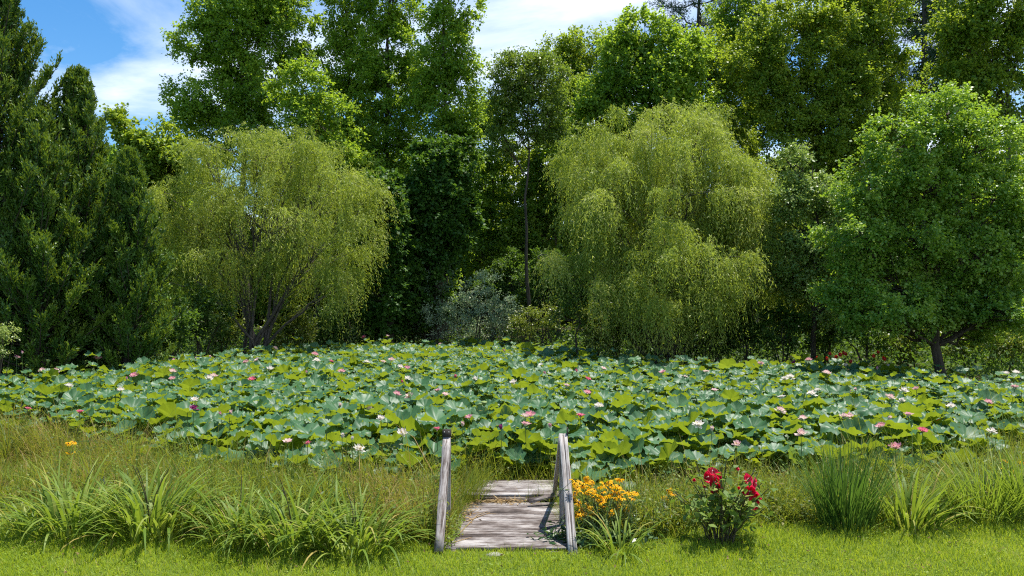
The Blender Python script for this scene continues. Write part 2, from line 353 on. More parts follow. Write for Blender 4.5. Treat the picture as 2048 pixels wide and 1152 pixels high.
# ------------------------------------------------------------------ tall weeds on the bank
P2 = scatter(500000, -14.5, 14.5, 8.2, 16.9)
P2 = P2[np.abs(P2[:, 0]) < P2[:, 1] * .86]
ed, fr = lawn_edge(P2), front_d(P2[:, 0], P2[:, 1])
mask = (P2[:, 1] > ed - .05 + rng.normal(size=len(P2)) * .15) & (P2[:, 1] < fr + .35 - .95 * ((pxof(P2) > 1150) & (pxof(P2) < 1640)) - .2)
mask &= ~((np.abs(P2[:, 0]) < .66) & (P2[:, 1] > 7.9) & (P2[:, 1] < 11.75))
P2 = P2[mask]; px = pxof(P2); n = len(P2)
tt = np.clip((P2[:, 1] - lawn_edge(P2)) / (front_d(P2[:, 0], P2[:, 1]) - lawn_edge(P2)), 0, 1)
sn = smooth_noise(P2[:, 0], P2[:, 1], 1.5, 4)
h = (.17 + .36 * tt) * rng.gamma(7, .15, n) * (1 + .5 * sn + .3 * smooth_noise(P2[:, 0], P2[:, 1], 4., 2))
bare = np.clip((170 - px) / 150, 0, 1)                                  # thin dry turf at the far left
h *= 1 - .62 * bare * (tt < .75)
keep = rng.random(n) < np.where(px > 1650, .8, .74)
straw = np.exp(-((px - 800) / 75) ** 2) * .75 + np.exp(-((px - 190) / 120) ** 2) * .55 * (tt > .45) + bare * .5 + np.clip(smooth_noise(P2[:, 0], P2[:, 1], 2.6, 7), 0, 1) * .28 + np.exp(-((px - 1380) / 200) ** 2) * .35 * (tt > .6) + .04
v = np.clip(rng.normal(.70, .2, n) + .12 * sn, .38, 1); dry = rng.random(n) < straw * (.7 + .6 * (sn > 0)); v = np.where(dry, rng.uniform(0, .42, n), v)
P = onto(P2, -.01)
g = Geo()
k = keep; m_ = int(k.sum())
ribbons(g, P[k], rng.uniform(0, 6.283, m_), h[k] * 1.15, rng.uniform(.006, .015, m_), rng.uniform(0, .5, m_), rng.uniform(.1, 1.6, m_), 3, 0, v[k], .9)
# tussocks, each with its own height, colour and lean
T2 = scatter(9200, -14.5, 14.5, 8.3, 16.9); ed, fr = lawn_edge(T2), front_d(T2[:, 0], T2[:, 1])
T2 = T2[(T2[:, 1] > ed + .05) & (T2[:, 1] < fr + .3 - 1.0 * ((pxof(T2) > 1150) & (pxof(T2) < 1640))) & (np.abs(T2[:, 0]) < T2[:, 1] * .86) & ~((np.abs(T2[:, 0]) < .82) & (T2[:, 1] > 7.9) & (T2[:, 1] < 12.))]
nt_ = len(T2); pxt = pxof(T2); tq = np.clip((T2[:, 1] - lawn_edge(T2)) / (front_d(T2[:, 0], T2[:, 1]) - lawn_edge(T2)), 0, 1)
th_ = (.20 + .34 * tq) * rng.gamma(8, .15, nt_) * (1 - .5 * np.clip((170 - pxt) / 150, 0, 1) * (tq < .7))
dryp = .14 + np.exp(-((pxt - 800) / 80) ** 2) * .6 + np.exp(-((pxt - 190) / 130) ** 2) * .45 + np.exp(-((pxt - 1380) / 190) ** 2) * .3 * (tq > .5)
tv = np.where(rng.random(nt_) < dryp, rng.uniform(.02, .32, nt_), np.clip(rng.normal(.66, .17, nt_) + .2 * smooth_noise(T2[:, 0], T2[:, 1], 2.2, 9), .4, 1))
nb_ = rng.integers(14, 46, nt_); rp_ = np.repeat(np.arange(nt_), nb_); m_ = len(rp_)
pp = T2[rp_] + rng.normal(size=(m_, 2)) * .035; pa = np.arctan2(pp[:, 1] - T2[rp_, 1], pp[:, 0] - T2[rp_, 0]) + rng.normal(size=m_) * .6
tl = rng.normal(0, .2, (nt_, 1))[rp_, 0]
ribbons(g, onto(pp, -.01), pa, th_[rp_] * rng.uniform(.55, 1.25, m_), rng.uniform(.006, .016, nt_)[rp_] * rng.uniform(.7, 1.2, m_), np.abs(rng.normal(.18, .14, m_) + tl * .4), rng.uniform(.1, 1.5, m_), 4, 0, np.clip(tv[rp_] + rng.normal(size=m_) * .09, 0, 1), .9)
# seeding stems that stand above the rest
Q2 = scatter(2600, -11, 11, 8.8, 16); Q2 = Q2[(Q2[:, 1] > lawn_edge(Q2) + .5) & (Q2[:, 1] < front_d(Q2[:, 0], Q2[:, 1]) + .2) & ~((np.abs(Q2[:, 0]) < .85) & (Q2[:, 1] < 12.)) & (np.abs(Q2[:, 0]) < Q2[:, 1] * .7)]
m_ = len(Q2); ribbons(g, onto(Q2), rng.uniform(0, 6.28, m_), rng.uniform(.45, .85, m_), rng.uniform(.005, .008, m_), rng.uniform(0, .25, m_), rng.uniform(.05, .6, m_), 4, 0, rng.uniform(.1, .9, m_), .9)
# broad-leaved weeds
Q = P[~k]; hh = h[~k]; sel = rng.permutation(len(Q))[:32000]; Q = Q[sel]; hh = hh[sel]; n = len(Q)
pos = np.repeat(Q, 7, 0); pos[:, 2] += np.tile(np.linspace(.15, 1, 7), n) * np.repeat(hh, 7) * .85
pos[:, :2] += rng.normal(size=(len(pos), 2)) * .02
dd = rand_dir(len(pos)) * [1, 1, .4] + [0, 0, .15]
leaves(g, pos, dd, np.array([0, 0, 1.]) + rng.normal(size=(len(pos), 3)) * .4, rng.uniform(.03, .085, len(pos)), rng.uniform(.014, .034, len(pos)), 0, np.clip(np.repeat(rng.normal(.6, .2, n), 7) + rng.normal(size=len(pos)) * .1, .3, 1))
# brown dead leaves and stems round the pond edge
P2 = scatter(70000, -11, 11, 9.2, 16); px = pxof(P2); fr = front_d(P2[:, 0], P2[:, 1])
den = .25 + np.exp(-((px - 1400) / 170) ** 2) * .9 + np.exp(-((px - 1250) / 90) ** 2) * .8 + np.exp(-((px - 330) / 140) ** 2) * .5 + np.exp(-((px - 790) / 60) ** 2) * .3
P2 = P2[(P2[:, 1] > fr - 1.1) & (P2[:, 1] < fr + .5) & (rng.random(len(P2)) < den) & (np.abs(P2[:, 0]) < P2[:, 1] * .7) & ~((np.abs(P2[:, 0]) < .66) & (P2[:, 1] < 11.9))]
P = onto(P2); n = len(P); P[:, 2] = np.maximum(P[:, 2], WATER); P[:, 2] += rng.uniform(0.02, .38, n)
leaves(g, P, rand_dir(n) + [0, 0, -.5], rand_dir(n), rng.uniform(.05, .15, n), rng.uniform(.02, .06, n), 1, rng.random(n), .3)
structure('bank_weeds', g, [M['weed'], M['dead']], kind='stuff')

# ------------------------------------------------------------------ wooden dock with sloping rails
t = thing('wooden_dock', 'weathered grey wooden dock ramp with sloping side rails leading into lotus pond', 'dock', (0, 7.9, 0))
def boards(g, y0, y1, z0, z1, xl, xr, bw=.118, gap=.010):
    n = int(round((y1 - y0) / (bw + gap)))
    sl = math.atan2(z1 - z0, y1 - y0)
    for k in range(n):
        f = (k + .5) / n; y = y0 + (y1 - y0) * f; z = z0 + (z1 - z0) * f
        l, r = xl + rng.normal() * .010, xr + rng.normal() * .010
        a = sl + rng.normal() * .006; rot = np.array(Matrix.Rotation(a, 3, 'X') @ Matrix.Rotation(rng.normal() * .004, 3, 'Y'))
        nseg = 6
        xs_ = np.linspace(l, r, nseg + 1); hw = bw / 2
        prof = np.array([[-hw, -.032], [-hw, -.003], [-hw + .006, .002], [hw - .006, .002], [hw, -.003], [hw, -.032]])
        V = np.array([[x, p[0] * (1 + .02 * rng.normal()), p[1]] for x in xs_ for p in prof])
        V[:, 1:] += 0
        V = np.concatenate([V[:, :1], (V * [0, 1, 1]) [:, 1:] @ rot[1:, 1:].T], 1) + [0, y, z + rng.normal() * .002]
        m_ = len(prof); a_ = np.arange(nseg)[:, None] * m_; b_ = np.arange(m_)[None]; c_ = (b_ + 1) % m_
        fs = np.stack([a_ + b_, a_ + m_ + b_, a_ + m_ + c_, a_ + c_], -1).reshape(-1, 4)
        g.add(V, [fs, np.array([list(range(m_))]), np.array([list(range(nseg * m_ + m_ - 1, nseg * m_ - 1, -1))])], 0, rng.random())
g = Geo(); boards(g, 7.93, 10.66, -.005 + .05, -.20, -.655, .645)
part('deck_ramp', g, [M['deck']], t)
g = Geo(); boards(g, 10.80, 11.78, -.125, -.15, -.66, .63)
part('deck_platform', g, [M['deck']], t)
g = Geo()
for x in (-.58, .0, .57):
    box(g, (x, 9.25, -.16 + .02), (.045, 2.7, .12), np.array(Matrix.Rotation(math.atan2(-.245, 2.73), 3, 'X')), 0, .3)
box(g, (0, 7.952, -.035), (1.27, .035, .085), None, 0, .25)
part('joist', g, [M['deck']], t)
g = Geo()
box(g, (0, 10.84, -.225), (1.25, .04, .125), None, 0, .15)
for x in (-.55, .52): box(g, (x, 11.3, -.25), (.045, .9, .14), None, 0, .3); box(g, (x, 11.7, -.55), (.09, .09, .7), None, 0, .3)
part('platform_frame', g, [M['deck']], t)
def beam(g, a, b, w, h, var=.5, n=8, side=None):
    """squared timber from a to b, a little checked and uneven"""
    a, b = np.asarray(a, float), np.asarray(b, float); T = unit(b - a); sd = np.array([1., 0, 0]) if side is None else side
    U = unit(np.cross(sd, T)); sd = np.cross(T, U)
    rows = []
    for k in range(n + 1):
        c = a + (b - a) * k / n
        j = 1 + rng.normal(size=4) * .03
        for (p, q), jj in zip(((-1, -1), (1, -1), (1, 1), (-1, 1)), j):
            rows.append(c + sd * p * w / 2 * jj + U * q * h / 2 * jj)
    a_ = np.arange(n)[:, None] * 4; b_ = np.arange(4)[None]; c_ = (b_ + 1) % 4
    fs = np.stack([a_ + b_, a_ + c_, a_ + 4 + c_, a_ + 4 + b_], -1).reshape(-1, 4)
    g.add(np.array(rows), [fs, np.array([[3, 2, 1, 0]]), np.array([[n * 4, n * 4 + 1, n * 4 + 2, n * 4 + 3]])], 0, var)
# near braces: from the lawn up to the post tops
for sx, name in ((-1, 'handrail'), (1, 'handrail')):
    a = W(878 if sx < 0 else 1146, 1106 if sx < 0 else 1116, 7.85); b = W(894 if sx < 0 else 1126, 876 if sx < 0 else 872, 9.0)
    g = Geo()
    if sx < 0:
        beam(g, a, b, .088, .085, .20)
    else:
        beam(g, a + [-.022, 0, 0], b + [-.022, 0, 0], .044, .09, .72); beam(g, a + [.025, .01, -.0], b + [.025, .01, -.0], .040, .086, .60)
    rl = part(name, g, [M['rail']], t)
    g = Geo(); c = b + np.array([0, .0, .0])
    box(g, c + ([0, -.005, .035] if sx < 0 else [.049, .0, .02]), (.094, .075, .12) if sx < 0 else (.014, .07, .15), None, 0, .05)
    cap = part('end_block', g, [M['dark_end']], t)  # dark block on the left rail top, thin dark plate on the right
    for dx in (-.025, .025):
        g = Geo()
        a8 = np.arange(8) / 8 * 6.283
        ring = np.stack([np.cos(a8) * .006, np.zeros(8), np.sin(a8) * .006], 1) + c + ([dx, -.0455, .075] if sx < 0 else [.0, -.047, dx])
        g.add(np.concatenate([ring, ring + [0, -.004, 0]]), [np.array([[k, (k + 1) % 8, 8 + (k + 1) % 8, 8 + k] for k in range(8)]), np.array([list(range(8, 16))])])
        link('nail_head', g.mesh('nail_head', [M['nail']], tuple(t.location)), t)
    g = Geo(); beam(g, (c[0] - sx * .02 + sx * .03, 9.10, -.45), (c[0] - sx * .02 + sx * .03, 9.08, c[2] - .03), .088, .088, .5)
    part('post', g, [M['post']], t)
g = Geo(); beam(g, W(1122, 876, 9.13), W(1107, 1000, 10.95), .045, .09, .4)
part('handrail', g, [M['rail']], t)
g = Geo(); g2 = np.array(Matrix.Rotation(R(16), 3, 'Z') @ Matrix.Rotation(R(-9), 3, 'Y'))
V0 = Geo(); box(g, W(1086, 1004, 10.42) + [0, 0, .055], (.40, .12, .028), g2, 0, .45)
o = link('loose_board', g.mesh('loose_board', [M['deck']], tuple(W(1086, 1004, 10.42)))); o.location = W(1086, 1004, 10.42); tag(o, 'short loose grey board lying askew on the dock beside the rail', 'board')
# litter on the dock
def deck_z(y): return .047 + (-.20 - .045) * (y - 7.93) / 2.73
def ground_point(px, py):
    d = 8.5
    for _ in range(20): d = (CAMZ - deck_z(d)) * F / (py - HY)
    return np.array([(px - 1024) / F * d, d, deck_z(d)])
for pts, lab in (([(912, 1075), (935, 1052), (955, 1031), (975, 1024)], 'long thin pale twig lying across the dock boards'), ([(908, 1086), (925, 1081), (943, 1076)], 'short brown twig lying near the lawn end of the dock'), ([(933, 1044), (955, 1035), (980, 1026)], 'forked dry stem lying beside the long twig on the dock')):
    pp = np.array([ground_point(*q) for q in pts]); pp[:, 2] += .008
    g = Geo(); tube(g, pp, np.linspace(.006, .003, len(pp)), 5, 0, .6)
    if 'forked' in lab: tube(g, np.array([pp[1], pp[1] + [.1, .1, .012], pp[1] + [.22, .14, .0]]), [.004, .003, .002], 5, 0, .5)
    o = link('twig', g.mesh('twig', [M['straw']], tuple(pp[0])), None, pp[0]); tag(o, lab, 'twig')
g = Geo(); n = 210
bx = rng.normal(0, .19, n) - .13; by = rng.normal(10.63, .05, n)
Pd = np.stack([bx, by, np.array([deck_z(v) for v in by]) + rng.uniform(.004, .035, n)], 1)
leaves(g, Pd, rand_dir(n) * [1, .6, .15], np.array([0, 0, 1.]) + rng.normal(size=(n, 3)) * .4, rng.uniform(.05, .17, n), rng.uniform(.006, .018, n), 0, rng.random(n))
n = 80; bx = -.60 + np.abs(rng.normal(0, .10, n)); by = rng.uniform(9.2, 10.6, n)
Pd = np.stack([bx, by, np.array([deck_z(v) for v in by]) + rng.uniform(.004, .02, n)], 1)
leaves(g, Pd, rand_dir(n) * [1, 1, .15], np.array([0, 0, 1.]) + rng.normal(size=(n, 3)) * .4, rng.uniform(.03, .08, n), rng.uniform(.012, .03, n), 0, rng.random(n) * .7)
structure('dry_litter', g, [M['straw']], kind='stuff')
# weeds that lap over the dock edges and through its gaps
g = Geo(); n = 1500
y = np.concatenate([rng.uniform(8.3, 10.9, 900), rng.uniform(10.6, 11.75, 600)])
x = np.concatenate([-.63 - np.abs(rng.normal(0, .06, 900)) , -.60 + rng.normal(0, .10, 600)])
P = np.stack([x, y, np.maximum(ground_z(x, y), -.32)], 1)
hh = np.concatenate([rng.uniform(.10, .30, 900) * (1 + (y[:900] > 9.6) * .5), rng.uniform(.30, .62, 600)])
ribbons(g, P, np.concatenate([rng.normal(.0, 1.1, 900), rng.normal(0, .9, 600)]), hh, rng.uniform(.005, .011, n), rng.uniform(0, .35, n), rng.uniform(.2, 1.3, n), 3, 0, np.clip(rng.normal(.66, .18, n), 0, 1), .9)
n = 70; x = np.concatenate([rng.uniform(.15, .62, 40), rng.uniform(-.5, .5, 30)]); y = np.concatenate([rng.normal(10.72, .05, 40), rng.normal(7.93, .02, 30)])
P = np.stack([x, y, np.where(y > 9, -.3, -.02)], 1)
ribbons(g, P, rng.uniform(0, 6.28, n), np.where(y > 9, rng.uniform(.2, .5, n), rng.uniform(.08, .14, n)), rng.uniform(.004, .007, n), rng.uniform(0, .3, n), rng.uniform(.2, .9, n), 3, 0, np.clip(rng.normal(.66, .2, n), 0, 1), .9)
n = 500; x = -.62 + rng.normal(0, .035, n); y = rng.uniform(8.0, 9.4, n)
P = np.stack([x, y, np.array([deck_z(v) for v in y]) + rng.uniform(-.03, .07, n)], 1)
leaves(g, P, rand_dir(n) * [1, 1, .4], np.array([0, 0, 1.]) + rng.normal(size=(n, 3)) * .5, rng.uniform(.025, .05, n), rng.uniform(.015, .03, n), 0, np.clip(rng.normal(.75, .15, n), 0, 1))
structure('dock_edge_weeds', g, [M['weed']], kind='stuff')
g = Geo(); pc = W(988, 1117, 7.72); a8 = np.arange(10) / 10 * 6.283
rr = 1 + rng.normal(size=10) * .12
for z, s in ((0, 1), ): pass
lo = np.stack([np.cos(a8) * .10 * rr, np.sin(a8) * .055 * rr, np.full(10, -.03)], 1); mi_ = lo * [1, 1, 0] + [0, 0, .018]; hi = lo * [.75, .75, 0] + [0, 0, .03]
f10 = np.array([[k, (k + 1) % 10, 10 + (k + 1) % 10, 10 + k] for k in range(10)])
g.add(np.concatenate([lo, mi_, hi]), [f10, f10 + 10, np.array([list(range(20, 30))])])
o = link('stepping_stone', g.mesh('stepping_stone', [M['stone']], (0, 0, 0), True), None, (pc[0], 7.80, .0)); tag(o, 'small flat grey stone in the lawn at the foot of the dock', 'stone')

# ------------------------------------------------------------------ strap-leaved clumps
def strap_clump(name, label, cat, px, py, hgt_px, mat, n, spread, w, th=(.05, .75), bend=(.5, 1.6), group=None, dry=.06, scapes=0, segs=7):
    d = CAMZ * F / (py - HY)
    for _ in range(6): x = (px - 1024) / F * d; d = (CAMZ - float(ground_z(x, d))) * F / (py - HY)
    x = (px - 1024) / F * d; loc = np.array([x, d, float(ground_z(x, d))]); H = hgt_px / F * d
    t = thing(name, label, cat, loc, group)
    az = rng.uniform(0, 6.283, n); r = spread * np.sqrt(rng.random(n)) * .5
    P = loc + np.stack([np.cos(az) * r, np.sin(az) * r * .8, np.zeros(n) - .01], 1)
    a2 = az + rng.normal(size=n) * .5
    Lh = H * rng.uniform(.65, 1.25, n) * 1.18
    v = np.clip(rng.normal(.45, .2, n), 0, .84); v = np.where(rng.random(n) < dry, rng.uniform(.88, 1, n), v)
    g = Geo(); ribbons(g, P, a2, Lh, w * rng.uniform(.8, 1.45, n), rng.uniform(*th, n) * (.3 + .9 * r / (spread * .5)), rng.uniform(*bend, n) * (1.45 if segs == 7 else 1), segs, 0, v, .75, 3.0)
    part('leaf_blades', g, [M[mat]], t)
    for k in range(scapes):
        a = rng.uniform(0, 6.28); tip = loc + [math.cos(a) * H * .3, math.sin(a) * H * .2, H * rng.uniform(.9, 1.15)]
        g = Geo(); tube(g, bez(loc, loc + [0, 0, H * .6], tip, 6), np.linspace(.006, .004, 6), 5)
        part('flower_stalk', g, [M['redstem']], t)
    return t
DL = 'daylily clumps along the lawn edge'
strap_clump('daylily_clump', 'low drooping daylily clump at the far left end of the lawn edge', 'plant', 70, 1062, 75, 'daylily', 70, .55, .022, group=DL)
strap_clump('daylily_clump', 'tall arching daylily clump, second from the left end of the bank', 'plant', 152, 1066, 128, 'daylily', 150, .75, .026, group=DL, scapes=1)
strap_clump('daylily_clump', 'largest daylily clump, dense and tall with dry flower stalks', 'plant', 300, 1070, 132, 'daylily', 210, .85, .027, group=DL, scapes=3)
strap_clump('daylily_clump', 'yellowish daylily clump standing between the largest clump and the dock side pair', 'plant', 480, 1088, 115, 'daylily', 130, .55, .024, group=DL, dry=.12, scapes=1)
strap_clump('daylily_clump', 'bushy green daylily clump, second one left of the dock', 'plant', 585, 1096, 128, 'daylily', 170, .65, .026, group=DL, scapes=2)
strap_clump('daylily_clump', 'spreading daylily clump nearest the left side of the dock', 'plant', 712, 1100, 122, 'daylily', 160, .70, .025, group=DL, scapes=3)
strap_clump('daylily_clump', 'thin pale daylily clump in front of the yellow flowers', 'plant', 1238, 1105, 80, 'daylily', 60, .35, .018, group=DL)
strap_clump('reed_clump', 'dark green upright reed clump behind the open lawn beside the hibiscus', 'plant', 1692, 1055, 132, 'reed', 420, .55, .010, (.0, .5), (.05, .7), segs=5)
strap_clump('iris_clump', 'broad leaved iris clump with pale and dry blades beside the reed clump', 'plant', 1815, 1052, 110, 'daylily', 130, .70, .026, (.05, .8), (.2, 1.3), dry=.18)
strap_clump('sedge_clump', 'pale arching fine leaved sedge clump at the right end of the lawn edge', 'plant', 1972, 1038, 125, 'daylily', 420, .85, .010, (.1, .8), (.3, 1.4), segs=5)
strap_clump('iris_clump', 'bright green sword leaved iris clump cut by the right picture edge', 'plant', 2058, 1035, 120, 'daylily', 110, .55, .024, (.0, .5), (.1, .8))

# ------------------------------------------------------------------ lotus
def lotus_blade(kind, nth=44):
    rr = np.array([0, .10, .28, .5, .72, .9, 1.0]); th = np.arange(nth) / nth * 2 * math.pi
    rg, tg = np.meshgrid(rr, th, indexing='ij')
    cup = {'cup': rng.uniform(.28, .48), 'flat': rng.uniform(.06, .2), 'droop': rng.uniform(-.12, .05), 'fold': rng.uniform(.2, .4)}[kind]
    k1, k2 = rng.integers(2, 4), rng.integers(4, 7); p1, p2 = rng.uniform(0, 6.28, 2)
    z = cup * rg ** 1.4 + .10 * np.exp(-(rg / .10) ** 2) * -1
    z = z + rg ** 2.2 * (rng.uniform(.05, .14) * np.sin(k1 * tg + p1) + rng.uniform(.06, .13) * np.sin(k2 * tg + p2) + .05 * np.sin(11 * tg + p1) + .03 * np.sin(17 * tg + p2))
    z = z + .036 * rg * np.cos(nth / 2 * tg)
    if kind == 'fold':
        q = rng.uniform(0, 6.28); z = z + .55 * np.abs(np.sin(tg - q)) ** 1.5 * rg ** 1.3
    if kind == 'droop': z = z - .35 * np.clip(rg - .55, 0, 1) ** 1.0 * (1 + np.sin(k1 * tg + p2)) 
    rim = 1 + .05 * np.sin(k2 * tg + p1) + .03 * np.sin(9 * tg)
    sq = 1 - .12 * np.clip(z, 0, 1)
    V = np.stack([rg * rim * np.cos(tg) * sq, rg * rim * np.sin(tg) * sq * .92, z], -1)
    nr = len(rr); i = np.arange(1, nr - 1)[:, None] * nth; j = np.arange(nth)[None]; k = (j + 1) % nth
    f4 = np.stack([i + j, i + nth + j, i + nth + k, i + k], -1).reshape(-1, 4)
    f3 = np.stack([np.zeros(nth, int), nth + np.arange(nth), nth + (np.arange(nth) + 1) % nth], 1)
    var = np.where(np.arange(nth)[None] % 2 == 0, .0, .14) * np.ones_like(rg) + .06 * rg
    return V.reshape(-1, 3), f4, f3, var.ravel()
KIND = ['cup', 'cup', 'flat', 'flat', 'flat', 'droop', 'fold', 'cup', 'cup', 'flat', 'flat', 'cup']
BL = [lotus_blade(k) for k in KIND]
TONE = [.15, .3, .45, .2, .58, .35, .4, .1, .5, .0, .25, .4]
BM = []
for (V, f4, f3, va), tn in zip(BL, TONE):
    g = Geo(); g.add(V, [f4, f3], 0, tn + va); BM.append(g.mesh('lotus_blade', [M['lotus']], (0, 0, 0), True))
BMY = []
for q, tn in ((2, .9), (5, .97), (3, .86)):
    V, f4, f3, va = BL[q]; g = Geo(); g.add(V, [f4, f3], 0, np.clip(tn + va * .5, 0, 1)); BMY.append(g.mesh('lotus_blade', [M['lotus']], (0, 0, 0), True))
g = Geo(); tube(g, np.array([[0, 0, 0], [.01, .01, .33], [.012, 0, .66], [0, 0, 1.]]), .0065, 6); STALK = g.mesh('stalk', [M['lotus_stalk']], (0, 0, 0), True)
def lotus_h(d): return .74 + .30 * np.clip((d - 10) / 14, 0, 1)
# where the leaves stand
cell = .21
gx, gy = np.meshgrid(np.arange(-26, 26, cell), np.arange(9.5, 36, cell))
P2 = np.stack([gx.ravel(), gy.ravel()], 1); P2 += rng.uniform(-.5, .5, P2.shape) * cell
P2 = np.concatenate([P2, P2[rng.random(len(P2)) < .30] + rng.normal(size=(1, 2)) * .12])
fr, bk = front_d(P2[:, 0], P2[:, 1]), back_d(P2[:, 0], P2[:, 1])
ok = (P2[:, 1] > fr + rng.normal(size=len(P2)) * .25) & (P2[:, 1] < bk + rng.normal(size=len(P2)) * .3) & (np.abs(P2[:, 0]) < P2[:, 1] * .70 + 2.)
ok &= ~((np.abs(P2[:, 0]) < .8) & (P2[:, 1] < 12.1))
P2 = P2[ok]; P2 = P2[np.argsort(P2[:, 1])]
NL = len(P2)
edge_t = np.clip((P2[:, 1] - front_d(P2[:, 0], P2[:, 1])) / 1.4, 0, 1)
hz = lotus_h(P2[:, 1]) * (.72 + .28 * edge_t) * rng.normal(1, .13, NL)
hz = np.where(rng.random(NL) < .22, hz * rng.uniform(.55, .85, NL), hz)
rad = np.clip(rng.normal(.147, .056, NL), .06, .29) * (.9 + .1 * edge_t) * (1 + .34 * np.clip((16 - P2[:, 1]) / 3, 0, 1))
tilt = .10 + np.abs(rng.normal(0, .20, NL)); taz = rng.normal(0, 1.0, NL); spin = rng.uniform(0, 6.283, NL)
# a breeze tips a share of the blades over, away from the lawn
bl = rng.random(NL) < .19 + .18 * (1 - edge_t); tilt = np.where(bl, rng.uniform(.25, .75, NL), tilt); taz = np.where(bl, rng.normal(math.pi, .8, NL), taz)
kind = rng.integers(0, len(BL), NL)
yellow = (rng.random(NL) < np.where(edge_t < .6, .13, .012)); hz = np.where(yellow, hz * .75, hz)
top = np.stack([P2[:, 0], P2[:, 1], WATER + hz], 1)
def leaf_quat(k):
    ax = Vector((math.cos(taz[k]), math.sin(taz[k]), 0))
    return Quaternion(ax, tilt[k]) @ Quaternion((0, 0, 1), spin[k])
NIND = 300
ZONES = [(170, 'before the cedars'), (330, 'past the dry left bank'), (480, 'behind the yellowish daylily clump'), (640, 'behind the bushy daylily clump'), (790, 'behind the spreading daylily clump'), (900, 'just left of the dock'),
         (1120, 'beyond the dock end'), (1250, 'just right of the dock'), (1380, 'behind the golden flowers'), (1540, 'behind the red hibiscus'), (1740, 'behind the reed clump'), (1900, 'behind the iris clump'), (9999, 'behind the pale sedge')]
def zone(px):
    for a, b in ZONES:
        if px < a: return b
ORD = 'first second third fourth fifth sixth seventh eighth ninth tenth eleventh twelfth'.split() + ['%dth' % q for q in range(13, 60)]
desc = {}
info = []
for k in range(NIND):
    px = 1024 + P2[k, 0] / P2[k, 1] * F
    look = 'yellowing' if yellow[k] else ('tipped up' if bl[k] else ('cupped' if KIND[kind[k]] == 'cup' else ('drooping' if KIND[kind[k]] == 'droop' else ('folded' if KIND[kind[k]] == 'fold' else 'flat'))))
    size = 'small' if rad[k] < .21 else ('large' if rad[k] > .29 else 'middling')
    key = (size, look, zone(px)); desc.setdefault(key, []).append((px, k)); info.append(key)
lab = {}
for key, lst in desc.items():
    lst.sort()
    for q, (px, k) in enumerate(lst):
        s = f'{key[0]} {key[1]} lotus leaf {key[2]}'
        if len(lst) > 1: s += f', {ORD[q]} from left'
        lab[k] = s
for k in range(NIND):
    base = (top[k, 0], top[k, 1], WATER - .05)
    t = thing('lotus_leaf', lab[k], 'lotus leaf', base, 'lotus leaves on the near side of the pond')
    b = link('blade', BMY[kind[k] % 3] if yellow[k] else BM[kind[k]], t, (0, 0, hz[k] + .05))
    b.rotation_mode = 'QUATERNION'; b.rotation_quaternion = leaf_quat(k); b.scale = (rad[k],) * 3
    s = link('stalk', STALK, t); s.scale = (1, 1, hz[k] + .05 - .1 * rad[k]); 
g = Geo()
for k in range(NIND, NL):
    V, f4, f3, va = BL[kind[k]]
    Rm = np.array(leaf_quat(k).to_matrix()) * rad[k]
    tn = TONE[(kind[k] * 7 + k) % 12]
    g.add(V @ Rm.T + top[k], [f4, f3], 0, np.clip((.9 + va * .5) if yellow[k] else tn + va, 0, 1))
    if P2[k, 1] < 20: tube(g, np.array([top[k] * [1, 1, 0] + [0, 0, WATER], top[k] - [0, 0, .08 * rad[k]]]), .0065, 4, 1)
structure('lotus_foliage', g, [M['lotus'], M['lotus_stalk']], True, kind='stuff')

def petal(L, Wd, curl, n=5, m=4):
    s = np.linspace(0, 1, n)[:, None]; u = np.linspace(-1, 1, m)[None]
    w = Wd * np.sin(np.pi * np.clip(s * .92 + .06, 0, 1)) ** .75
    x = L * (s - .12 * s * s) + 0 * u; y = u * w * .5; z = L * curl * s ** 2 + (u ** 2) * w * .25 + 0 * s
    return np.stack([x, y, z], -1).reshape(-1, 3), np.broadcast_to(s, (n, m)).ravel().copy()
def grid_faces(n, m):
    i = np.arange(n - 1)[:, None] * m; j = np.arange(m - 1)[None]
    return np.stack([i + j, i + j + 1, i + m + j + 1, i + m + j], -1).reshape(-1, 4)
def flower_mesh(mat, rings, name='petals', ragged=0.):
    g = Geo()
    for (cnt, L, Wd, elev, curl) in rings:
        a0 = rng.uniform(0, 6.28)
        for k in range(cnt):
            V, s = petal(L * rng.uniform(.9, 1.1), Wd, curl + rng.normal() * ragged)
            e = elev + rng.normal() * (.10 + ragged); a = a0 + k / cnt * 6.283 + rng.normal() * .1
            Rm = np.array(Matrix.Rotation(a, 3, 'Z') @ Matrix.Rotation(-e, 3, 'Y'))
            V = V + [.012, 0, 0]
            g.add(V @ Rm.T, grid_faces(5, 4), 0, np.clip(s + rng.normal() * .1, 0, 1))
    return g.mesh(name, [M[mat]], (0, 0, 0), True)
FM = {}
for c in ('pink', 'pale', 'white', 'deep', 'purple'):
    FM[c, 'open'] = [flower_mesh('petal_' + c, [(9, .115, .062, .28, .25), (8, .105, .058, .75, .25), (6, .09, .05, 1.15, .15)], ragged=.12 if c in ('pale', 'white') else .05) for _ in range(3)]
    FM[c, 'half'] = [flower_mesh('petal_' + c, [(7, .11, .062, .95, -.25), (6, .10, .058, 1.2, -.25)]) for _ in range(2)]
    FM[c, 'bud'] = [flower_mesh('petal_' + c, [(5, .095, .06, 1.38, -.08), (4, .09, .055, 1.47, -.05)]) for _ in range(2)]
def lathe(prof, sides=14):
    a = np.arange(sides) / sides * 6.283
    V = np.array([[r * math.cos(t), r * math.sin(t), z] for r, z in prof for t in a]); n = len(prof)
    i = np.arange(n - 1)[:, None] * sides; j = np.arange(sides)[None]; k = (j + 1) % sides
    return V, [np.stack([i + j, i + k, i + sides + k, i + sides + j], -1).reshape(-1, 4), np.array([list(range((n - 1) * sides, n * sides))])]
